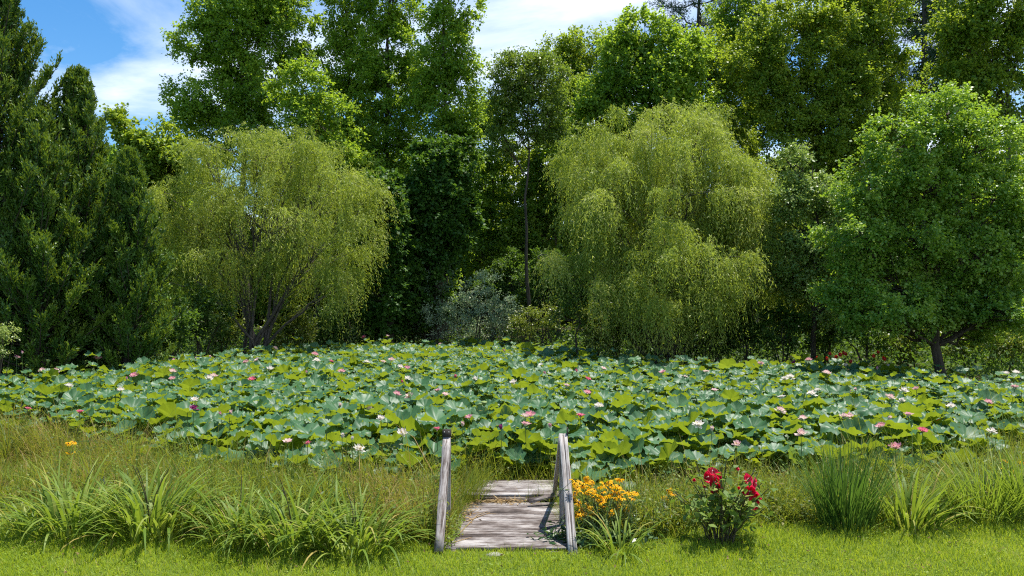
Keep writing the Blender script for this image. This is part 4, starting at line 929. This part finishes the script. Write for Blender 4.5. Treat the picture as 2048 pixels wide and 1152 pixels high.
WG = 'weeping willows behind the pond'
willow('yellow green weeping willow with open crown and visible forked trunks, left one', 508, 30.0, [(520, 325, 120, 70), (430, 390, 105, 80), (640, 375, 105, 75), (545, 440, 170, 90), (380, 470, 70, 80), (715, 430, 60, 70), (640, 500, 110, 70), (450, 530, 110, 60), (600, 545, 110, 50), (390, 560, 60, 50, -1.), (680, 570, 60, 40, -.5), (430, 340, 60, 50), (590, 300, 60, 40)], 24, WG, [-.35, .05, .30, -.15, .5], 30)
willow('wide weeping willow with dense crown and a bare low arm, right one', 1335, 27.5, [(1300, 290, 110, 60), (1395, 270, 70, 60), (1420, 330, 80, 60), (1180, 370, 85, 80), (1225, 310, 60, 45), (1310, 410, 190, 110), (1470, 400, 95, 90), (1420, 510, 130, 90), (1290, 530, 100, 80), (1530, 490, 50, 80), (1075, 515, 45, 22), (1135, 530, 30, 30), (1240, 450, 90, 80), (1240, 580, 60, 50, -1.5), (1310, 610, 80, 36, -2.2), (1390, 600, 80, 40, -2.2), (1470, 590, 70, 50, -1.5), (1530, 570, 45, 60), (1350, 520, 110, 60, -2.), (1340, 640, 60, 20, -2.5)], 24, WG, [-.3, .1, .35, 0., .25])

PG = 'tall poplars behind the left willow'
broadleaf('poplar_tree', 'tall loose poplar against blue sky above the left willow crown', 'tree', 492, 41, [(470, 60, 85, 95), (520, -50, 80, 80), (395, 90, 42, 38), (420, 200, 75, 55), (505, 165, 80, 80), (570, 30, 55, 80), (380, 240, 45, 40), (440, 20, 55, 50), (600, 110, 40, 40), (490, 280, 90, 50)], 'poplar', group=PG)
broadleaf('poplar_tree', 'slim poplar with dark straight trunk right of the blue sky slit', 'tree', 690, 43, [(690, 20, 42, 80), (690, 130, 52, 70), (690, 230, 60, 70), (700, 320, 60, 60), (672, -70, 40, 60)], 'poplar', group=PG)
broadleaf('poplar_tree', 'broad poplar in the middle of the tall poplar row', 'tree', 775, 42, [(785, 0, 55, 80), (770, 110, 65, 70), (790, 200, 75, 70), (760, 290, 75, 60), (780, 370, 70, 60), (770, -90, 50, 60)], 'poplar', group=PG)
broadleaf('poplar_tree', 'rightmost tall poplar, its edge clear against pale sky', 'tree', 888, 40, [(905, 20, 50, 65), (895, 115, 58, 60), (925, 150, 30, 50), (880, 210, 65, 65), (900, 290, 60, 60), (900, -70, 50, 60), (930, 240, 30, 40)], 'poplar', group=PG)
broadleaf('poplar_tree', 'lower leafy poplar in front of the slim poplar behind the willow crown', 'tree', 632, 38, [(600, 170, 48, 42), (640, 235, 62, 55), (600, 290, 60, 50), (700, 350, 60, 50), (650, 340, 60, 60)], 'poplar', group=PG, vb=.55)
broadleaf('ivied_tree', 'dark ivy covered tree with thick trunk beside the silvery shrub', 'tree', 872, 36, [(865, 345, 58, 60), (855, 430, 68, 70), (845, 520, 62, 60), (800, 440, 40, 80), (900, 440, 50, 90), (840, 600, 60, 50), (910, 340, 40, 60)], 'dark', cr=.62, dens=1.2, L=.16, Wd=.14, tr=.4, vb=.45)
broadleaf('ivied_tree', 'dark ivied tree just right of the left willow', 'tree', 775, 34, [(775, 500, 50, 90), (770, 600, 55, 60), (760, 410, 50, 60)], 'dark', cr=.6, dens=1.2, L=.16, Wd=.14, tr=.3, vb=.35)
broadleaf('maple_sapling', 'round bright green tree between cedars and left willow', 'tree', 312, 33, [(312, 285, 42, 32), (285, 335, 45, 45), (335, 340, 40, 45), (300, 400, 55, 50), (244, 245, 16, 28), (262, 300, 26, 35), (305, 470, 50, 50)], 'oak', cr=.55, dens=1.1, L=.15, Wd=.12)
broadleaf('cherry_tree', 'thin forked tree with sparse fine leaves standing in the central gap', 'tree', 1052, 35, [(1040, 140, 52, 40), (1005, 200, 34, 60), (1085, 160, 42, 50), (1055, 230, 60, 50), (1105, 240, 30, 60), (1010, 280, 30, 40)], 'sparse', cr=.55, dens=1.25, K=12, Mn=12, L=.12, Wd=.07, bark='bark', tr=.10, up=.6)
broadleaf('oak_tree', 'leaning olive oak against pale sky left of the big dark oak', 'tree', 1195, 45, [(1160, 95, 45, 38), (1140, 150, 50, 45), (1190, 150, 50, 50), (1115, 110, 28, 24), (1150, 220, 60, 50)], 'oak', group='oaks behind the right willow', vb=.55)
broadleaf('oak_tree', 'big round glossy oak directly above the right willow', 'tree', 1290, 40, [(1290, 75, 68, 48), (1255, 130, 65, 55), (1335, 140, 70, 60), (1290, 200, 90, 60), (1205, 215, 52, 55), (1375, 120, 36, 45), (1220, 280, 60, 45), (1370, 220, 50, 50), (1150, 290, 50, 50)], 'poplar', group='oaks behind the right willow', L=.16, Wd=.12, dens=1.1)
broadleaf('oak_tree', 'narrow oak between big round oak and bright oak', 'tree', 1428, 44, [(1425, 100, 40, 40), (1460, 140, 36, 50), (1420, 170, 50, 50), (1470, 300, 45, 50), (1440, 240, 48, 50), (1410, 280, 50, 50)], 'oak', group='oaks behind the right willow')
broadleaf('oak_tree', 'bright yellow green oak with several dark limbs right of the willow top', 'tree', 1630, 40, [(1500, 110, 45, 45), (1690, 190, 60, 60), (1660, 55, 55, 45), (1525, 65, 48, 40), (1590, 40, 55, 42), (1560, 130, 70, 52), (1640, 120, 60, 55), (1600, 200, 80, 55), (1540, 195, 40, 45), (1650, 270, 70, 60), (1590, 290, 60, 60), (1630, 370, 70, 60)], 'oak', group='oaks behind the right willow', vb=.62)
broadleaf('oak_tree', 'mid green oak standing between bright oak and dark pine', 'tree', 1745, 41, [(1715, 50, 52, 50), (1690, 0, 50, 50), (1770, 60, 45, 40), (1780, 0, 40, 40), (1730, 140, 62, 50), (1790, 150, 52, 45), (1720, 230, 60, 55), (1770, 260, 60, 60), (1700, 320, 60, 50)], 'oak', group='oaks behind the right willow', vb=.5)
broadleaf('oak_tree', 'large oak at the right picture edge behind the maple', 'tree', 2010, 36, [(1900, 60, 40, 40), (1930, 0, 50, 40), (2000, -40, 60, 40), (1945, 40, 52, 45), (2010, 30, 60, 55), (1960, 110, 62, 52), (2040, 120, 60, 70), (1925, 160, 45, 40), (2000, 190, 70, 50), (2050, 240, 50, 60), (2070, 30, 50, 50)], 'oak', group='oaks behind the right willow', vb=.55)
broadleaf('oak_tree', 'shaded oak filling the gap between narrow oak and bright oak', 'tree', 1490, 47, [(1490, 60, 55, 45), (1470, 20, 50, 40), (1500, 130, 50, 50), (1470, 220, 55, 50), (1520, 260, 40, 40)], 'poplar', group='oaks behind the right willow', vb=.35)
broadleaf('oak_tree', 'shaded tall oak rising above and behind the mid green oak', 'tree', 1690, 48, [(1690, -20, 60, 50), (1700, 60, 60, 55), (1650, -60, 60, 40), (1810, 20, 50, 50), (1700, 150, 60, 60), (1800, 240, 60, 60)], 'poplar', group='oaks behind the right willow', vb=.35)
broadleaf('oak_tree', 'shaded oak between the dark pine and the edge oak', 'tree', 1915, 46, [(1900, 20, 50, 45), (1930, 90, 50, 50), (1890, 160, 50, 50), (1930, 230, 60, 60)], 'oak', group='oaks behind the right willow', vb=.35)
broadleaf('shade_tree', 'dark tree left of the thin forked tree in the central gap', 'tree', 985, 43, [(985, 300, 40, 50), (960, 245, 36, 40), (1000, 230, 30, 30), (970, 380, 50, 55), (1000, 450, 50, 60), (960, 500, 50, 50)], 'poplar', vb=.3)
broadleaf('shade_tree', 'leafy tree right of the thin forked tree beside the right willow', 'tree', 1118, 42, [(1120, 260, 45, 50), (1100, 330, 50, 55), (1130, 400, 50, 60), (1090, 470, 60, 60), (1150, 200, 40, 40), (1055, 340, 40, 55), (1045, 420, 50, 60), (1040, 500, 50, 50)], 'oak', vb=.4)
pine('lofty pine spreading across the top of the picture above the big oak', 1398, 52, (-260, 125), 150, 46)
pine('dense dark pine between mid green oak and edge oak', 1848, 46, (-330, 215), 95, 56, tr=.3)
pine('pine with bare trunk seen against sky right of the willow top', 1510, 48, (-150, 330), 75, 40)
broadleaf('maple_tree', 'large glossy maple with low spreading limbs at the right bank', 'tree', 1885, 22.5, [(1890, 225, 75, 45), (1810, 290, 75, 55), (1955, 290, 75, 60), (1760, 380, 75, 60), (1860, 370, 90, 70), (1985, 400, 80, 80), (1720, 470, 80, 65), (1830, 480, 100, 70), (1950, 510, 95, 70), (1760, 570, 95, 55), (1840, 605, 70, 40), (1930, 605, 80, 40), (1720, 620, 60, 36), (1775, 612, 75, 40, -.9), (1850, 636, 45, 22, -.5), (1925, 640, 50, 20, .4), (2000, 622, 75, 40, -.8), (1815, 652, 55, 24, .5), (1955, 655, 60, 24, .6), (2000, 610, 80, 50), (2050, 480, 60, 120), (1695, 570, 50, 50)], 'maple', cr=.44, dens=1.0, K=15, Mn=15, L=.08, Wd=.07, tr=.15, up=.4, flat=.6)
broadleaf('dogwood_tree', 'pale glossy small leaved tree between right willow and maple', 'tree', 1625, 26, [(1580, 390, 50, 40), (1640, 390, 50, 40), (1600, 460, 70, 55), (1670, 480, 60, 60), (1570, 530, 55, 55), (1620, 550, 65, 55), (1660, 600, 60, 50), (1590, 330, 30, 30)], 'pale', cr=.42, dens=1.1, K=12, Mn=12, L=.09, Wd=.065, tr=.10, vb=.5)
# shrubs
def shrub(name, label, px, d, lobes, mat, cr=.4, dens=1., K=9, Mn=9, L=.08, Wd=.04, group=None, vb=.5, nst=7, up=.5):
    base = base_at(px, d); t = thing(name, label, 'shrub', base, group)
    C, O, LI = lobes_to_clumps(lobes, d, cr, dens * 1.3, inner=.3); C[:, 2] = np.maximum(C[:, 2], base[2] + .25)
    g = Geo()
    for k in range(nst):
        e = C[rng.integers(0, len(C))]; tube(g, wob(bez(base + rng.normal(size=3) * [.15, .1, 0], base * .6 + e * .4 + [0, 0, .4], e, 6), .03), np.linspace(.03, .008, 6), 5)
    for q in range(0, len(C), 2):
        a = base * .4 + C[q] * .6; tube(g, np.array([a, C[q]]), [.01, .005], 4)
    part('stems', g, [M['bark']], t)
    g = Geo(); spray(g, C, cr * rng.uniform(.7, 1.25, len(C)), O, K, Mn, L, Wd, up, .05, 0, vb, .2, 1.)
    part('foliage', g, [M[mat]], t)
    return t
shrub('silver_shrub', 'silvery grey green shrub glowing in the central gap behind the lotus', 945, 34.5, [(950, 590, 45, 30), (950, 640, 72, 40), (890, 640, 40, 38), (1005, 630, 30, 34), (970, 570, 24, 20)], 'silver', cr=.45, dens=1.3, L=.10, Wd=.042, vb=.55, up=.8)
shrub('silver_shrub', 'darker grey green shrub beside the silvery one under the ivied tree', 862, 35.5, [(860, 560, 34, 34), (840, 610, 40, 40), (880, 540, 20, 26)], 'silver', cr=.45, dens=1.0, L=.10, Wd=.042, vb=.1, up=.8)
shrub('bush', 'leafy olive bush behind the lotus right of the silvery shrub', 1050, 32, [(1050, 650, 40, 30), (1085, 640, 30, 26), (1030, 665, 26, 20)], 'olive', cr=.4, dens=1.2, L=.09, Wd=.05)
broadleaf('willow_sapling', 'small two stemmed sapling under the low willow arm', 'tree', 1141, 27.5, [(1140, 600, 40, 30), (1120, 560, 28, 25), (1165, 575, 30, 28), (1140, 640, 36, 16)], 'under', cr=.36, dens=.9, K=7, Mn=8, L=.09, Wd=.04, tr=.05)
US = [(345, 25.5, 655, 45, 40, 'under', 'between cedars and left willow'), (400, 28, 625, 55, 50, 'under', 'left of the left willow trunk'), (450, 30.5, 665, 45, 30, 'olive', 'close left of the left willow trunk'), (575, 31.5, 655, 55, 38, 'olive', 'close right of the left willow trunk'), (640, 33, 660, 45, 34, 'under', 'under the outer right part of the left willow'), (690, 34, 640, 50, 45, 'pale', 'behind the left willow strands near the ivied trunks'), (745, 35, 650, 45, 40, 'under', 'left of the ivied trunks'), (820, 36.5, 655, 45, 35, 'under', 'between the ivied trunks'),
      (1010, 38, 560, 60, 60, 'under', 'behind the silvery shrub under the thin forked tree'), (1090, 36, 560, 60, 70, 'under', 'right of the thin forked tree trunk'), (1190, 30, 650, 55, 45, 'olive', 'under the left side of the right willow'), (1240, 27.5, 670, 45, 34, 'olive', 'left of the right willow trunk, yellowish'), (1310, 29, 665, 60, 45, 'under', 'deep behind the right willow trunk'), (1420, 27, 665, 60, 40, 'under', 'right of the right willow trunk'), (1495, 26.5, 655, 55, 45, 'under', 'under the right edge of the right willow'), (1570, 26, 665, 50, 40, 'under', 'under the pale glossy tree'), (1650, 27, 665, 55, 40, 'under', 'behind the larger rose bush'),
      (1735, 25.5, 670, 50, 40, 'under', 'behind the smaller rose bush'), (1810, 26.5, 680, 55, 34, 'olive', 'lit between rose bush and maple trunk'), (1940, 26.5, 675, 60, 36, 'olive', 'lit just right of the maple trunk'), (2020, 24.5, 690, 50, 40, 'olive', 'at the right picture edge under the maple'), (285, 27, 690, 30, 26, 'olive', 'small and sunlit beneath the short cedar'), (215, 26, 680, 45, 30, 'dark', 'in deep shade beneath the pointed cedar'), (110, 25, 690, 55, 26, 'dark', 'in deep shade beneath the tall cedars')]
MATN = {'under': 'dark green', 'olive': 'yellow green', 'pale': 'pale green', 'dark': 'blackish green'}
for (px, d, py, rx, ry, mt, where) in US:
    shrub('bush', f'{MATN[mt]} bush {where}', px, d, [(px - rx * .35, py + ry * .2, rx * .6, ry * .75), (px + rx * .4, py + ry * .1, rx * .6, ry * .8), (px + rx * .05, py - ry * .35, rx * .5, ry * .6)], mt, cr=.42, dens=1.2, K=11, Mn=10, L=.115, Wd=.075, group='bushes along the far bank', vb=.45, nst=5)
shrub('bush', 'pale leafy shrub tip at the left picture edge before the cedars', -12, 19.5, [(-15, 690, 28, 34), (8, 668, 18, 8)], 'pale', cr=.22, dens=1.2, L=.07, Wd=.03, vb=.75)
# stump
base = base_at(314, 24.6); g = Geo(); tube(g, np.stack([np.full(6, base[0]), np.full(6, base[1]), np.linspace(base[2] - .1, base[2] + 1.15, 6)], 1) + rng.normal(size=(6, 3)) * [.015, .015, 0], .14, 9)
o = link('tree_stump', g.mesh('tree_stump', [M['bark_grey']], tuple(base), True), None, base); tag(o, 'grey broken stump standing in shade between cedars and left willow', 'stump')
# trees farther back in the wood: three shapes, copied
protos = []
BG = [(250, 52, 330, 0, 'behind the cedars beside the round bright tree'), (370, 56, 330, 1, 'behind the left flank of the left willow'), (590, 55, 330, 2, 'behind the left willow and lower poplar'), (840, 54, 330, 0, 'behind the ivied tree'), (975, 57, 370, 1, 'seen dimly left of the thin forked tree'), (1105, 56, 350, 2, 'seen dimly right of the thin forked tree'), (1230, 53, 330, 1, 'behind the left flank of the right willow'), (1340, 57, 330, 0, 'behind the right willow crown'), (1490, 55, 395, 2, 'under the bare trunked pine'), (1560, 60, 345, 0, 'behind the bright oak limbs'), (1700, 54, 330, 1, 'behind the pale glossy tree'), (1820, 58, 320, 2, 'under the dense dark pine'), (1930, 54, 310, 0, 'behind the maple crown'), (2060, 52, 330, 1, 'behind the edge oak'), (690, 58, 300, 1, 'behind the slim poplar'), (150, 50, 380, 2, 'behind the pointed cedar'), (2210, 38, 250, 0, 'past the right picture edge beyond the edge oak'), (2330, 31, 250, 1, 'outermost past the right picture edge'), (-150, 40, 200, 1, 'past the left picture edge behind the cedars'), (-300, 30, 200, 2, 'outermost past the left picture edge')]
import itertools
for q, (px, d, ptop, k, where) in enumerate(BG):
    label = f'dim woodland tree farther back, {where}'
    if len(protos) <= k:
        p0 = 1024; hh = 9.
        py0 = HY - (11.0 - CAMZ) / 54 * F
        lob = [[(0, 30, 70, 55), (-60, 90, 70, 60), (60, 100, 70, 60), (0, 170, 100, 70), (-50, 250, 80, 60), (60, 250, 80, 60)], [(0, 30, 55, 60), (20, 110, 80, 60), (-50, 160, 70, 60), (50, 210, 80, 60), (-20, 260, 90, 60)], [(-30, 30, 60, 50), (40, 60, 60, 55), (-10, 130, 100, 60), (-60, 200, 70, 60), (50, 200, 80, 60), (0, 270, 100, 60)]][k]
        t = broadleaf('woodland_tree', label, 'tree', 1024 + (px - 1024), d, [(px + a, ptop + b - 20, c, e) for a, b, c, e in lob], ['poplar', 'under', 'oak'][k], cr=.9, dens=1.0, K=11, Mn=10, L=.24, Wd=.19, group='dim woodland trees farther back', vb=.4, twig=.5)
        protos.append((t, [o for o in COL.objects if o.parent == t], CAMZ - (ptop - HY) / F * d - t.location.z))
    else:
        t0, kids, H0 = protos[k]; b = base_at(px, d); s = (CAMZ - (ptop - HY) / F * d - b[2]) / H0
        t = t0.copy(); COL.objects.link(t); t.location = b; t.scale = (s, s, s); t.rotation_euler = (0, 0, rng.uniform(0, 6.28)); t['label'] = label
        for c in kids:
            c2 = c.copy(); COL.objects.link(c2); c2.parent = t
# the wood's far mass
g = Geo(); n = 5000
cx = rng.uniform(-58, 58, n); cy = rng.uniform(64, 74, n); cz = rng.uniform(.3, 8.5, n) * (1 - .25 * rng.random(n))
C = np.stack([cx, cy, cz], 1); O = np.tile([0, -.7, .5], (n, 1)); spray(g, C, 1.5, O, 7, 8, .42, .32, .3, .2, 0, .35, .2)
structure('distant_woods', g, [M['under']], kind='stuff')
# leaf litter / low growth on the shaded woodland floor
P2 = np.stack([rng.uniform(-24, 24, 140000), rng.uniform(19, 46, 140000)], 1); P2 = P2[(P2[:, 1] > back_d(P2[:, 0], P2[:, 1]) + .2) & (np.abs(P2[:, 0]) < P2[:, 1] * .68)]
P = onto(P2); n = len(P); P[:, 2] += .03 + .9 * rng.random(n) ** 2
g = Geo(); leaves(g, P, rand_dir(n), rand_dir(n) + [0, 0, 1.], rng.uniform(.08, .18, n), rng.uniform(.04, .09, n), 0, np.clip(rng.normal(.4, .25, n), 0, 1))
structure('woodland_undergrowth', g, [M['under']], kind='stuff')
#ENDTREES

# ------------------------------------------------------------------ sky, sun, camera
EL, AZ = R(72), R(48)                                         # sun height and its bearing right of straight ahead
S = Vector((math.sin(AZ) * math.cos(EL), math.cos(AZ) * math.cos(EL), math.sin(EL)))
w = bpy.data.worlds.new('World'); sc.world = w; w.use_nodes = True
N, L = w.node_tree.nodes, w.node_tree.links; N.clear()
sky = N.new('ShaderNodeTexSky'); sky.sky_type = 'NISHITA'; sky.sun_disc = False; sky.sun_elevation = EL; sky.sun_rotation = AZ
sky.air_density = 1.0; sky.dust_density = .4; sky.ozone_density = 2.0
tc = N.new('ShaderNodeTexCoord')
sep = N.new('ShaderNodeSeparateXYZ'); L.new(tc.outputs['Generated'], sep.inputs[0])
def mth(op, a, b=None):
    q = N.new('ShaderNodeMath'); q.operation = op
    for i, v in enumerate((a, b)):
        if v is None: continue
        if isinstance(v, (int, float)): q.inputs[i].default_value = v
        else: L.new(v, q.inputs[i])
    return q.outputs[0]
den = mth('ADD', sep.outputs['Z'], .12)
cmb = N.new('ShaderNodeCombineXYZ'); L.new(mth('DIVIDE', sep.outputs['X'], den), cmb.inputs[0]); L.new(mth('DIVIDE', sep.outputs['Y'], den), cmb.inputs[1])
mp = N.new('ShaderNodeMapping'); mp.inputs['Location'].default_value = (5.1, 2.7, 0); mp.inputs['Scale'].default_value = (.8, 1.0, 1); L.new(cmb.outputs[0], mp.inputs['Vector'])
n1 = N.new('ShaderNodeTexNoise'); n1.inputs['Scale'].default_value = 1.1; n1.inputs['Detail'].default_value = 9; n1.inputs['Roughness'].default_value = .58; n1.inputs['Distortion'].default_value = .5
L.new(mp.outputs[0], n1.inputs['Vector'])
rp = N.new('ShaderNodeValToRGB'); rp.color_ramp.elements[0].position = .42; rp.color_ramp.elements[1].position = .70; L.new(mth('ADD', mth('ADD', n1.outputs['Fac'], mth('MULTIPLY', sep.outputs['X'], .10)), mth('MULTIPLY', mth('SUBTRACT', .30, sep.outputs['Z']), .22)), rp.inputs['Fac'])
hs = N.new('ShaderNodeHueSaturation'); hs.inputs['Saturation'].default_value = 1.38; L.new(sky.outputs[0], hs.inputs['Color'])
mx = N.new('ShaderNodeMix'); mx.data_type = 'RGBA'; L.new(rp.outputs['Color'], mx.inputs['Factor']); L.new(hs.outputs[0], mx.inputs['A']); mx.inputs['B'].default_value = (6.6, 7.2, 8.2, 1)
bg = N.new('ShaderNodeBackground'); bg.inputs['Strength'].default_value = .118; L.new(mx.outputs['Result'], bg.inputs['Color'])
wo = N.new('ShaderNodeOutputWorld'); L.new(bg.outputs[0], wo.inputs['Surface'])

sl = bpy.data.lights.new('sun', 'SUN'); sl.energy = 5.0; sl.angle = R(.53); sl.color = (1, .955, .88)
so = bpy.data.objects.new('sun', sl); COL.objects.link(so); so.location = (8, 10, 30); so.rotation_euler = S.to_track_quat('Z', 'Y').to_euler()
cam = bpy.data.cameras.new('camera'); cam.sensor_width = 36; cam.lens = F / 2048 * 36; cam.shift_y = (HY - 576) / 2048; cam.clip_end = 5000
co = bpy.data.objects.new('camera', cam); COL.objects.link(co); co.location = (0, 0, CAMZ); co.rotation_euler = (R(90), 0, 0); sc.camera = co
vs = sc.view_settings; vs.view_transform = 'Standard'; vs.look = 'None'; vs.exposure = .60; vs.gamma = 1
cy_ = sc.cycles; cy_.use_denoising = False; cy_.pixel_filter_type = 'BLACKMAN_HARRIS'; cy_.filter_width = 1.15; cy_.max_bounces = 7; cy_.diffuse_bounces = 4; cy_.glossy_bounces = 2; cy_.transmission_bounces = 4; cy_.caustics_reflective = False; cy_.caustics_refractive = False
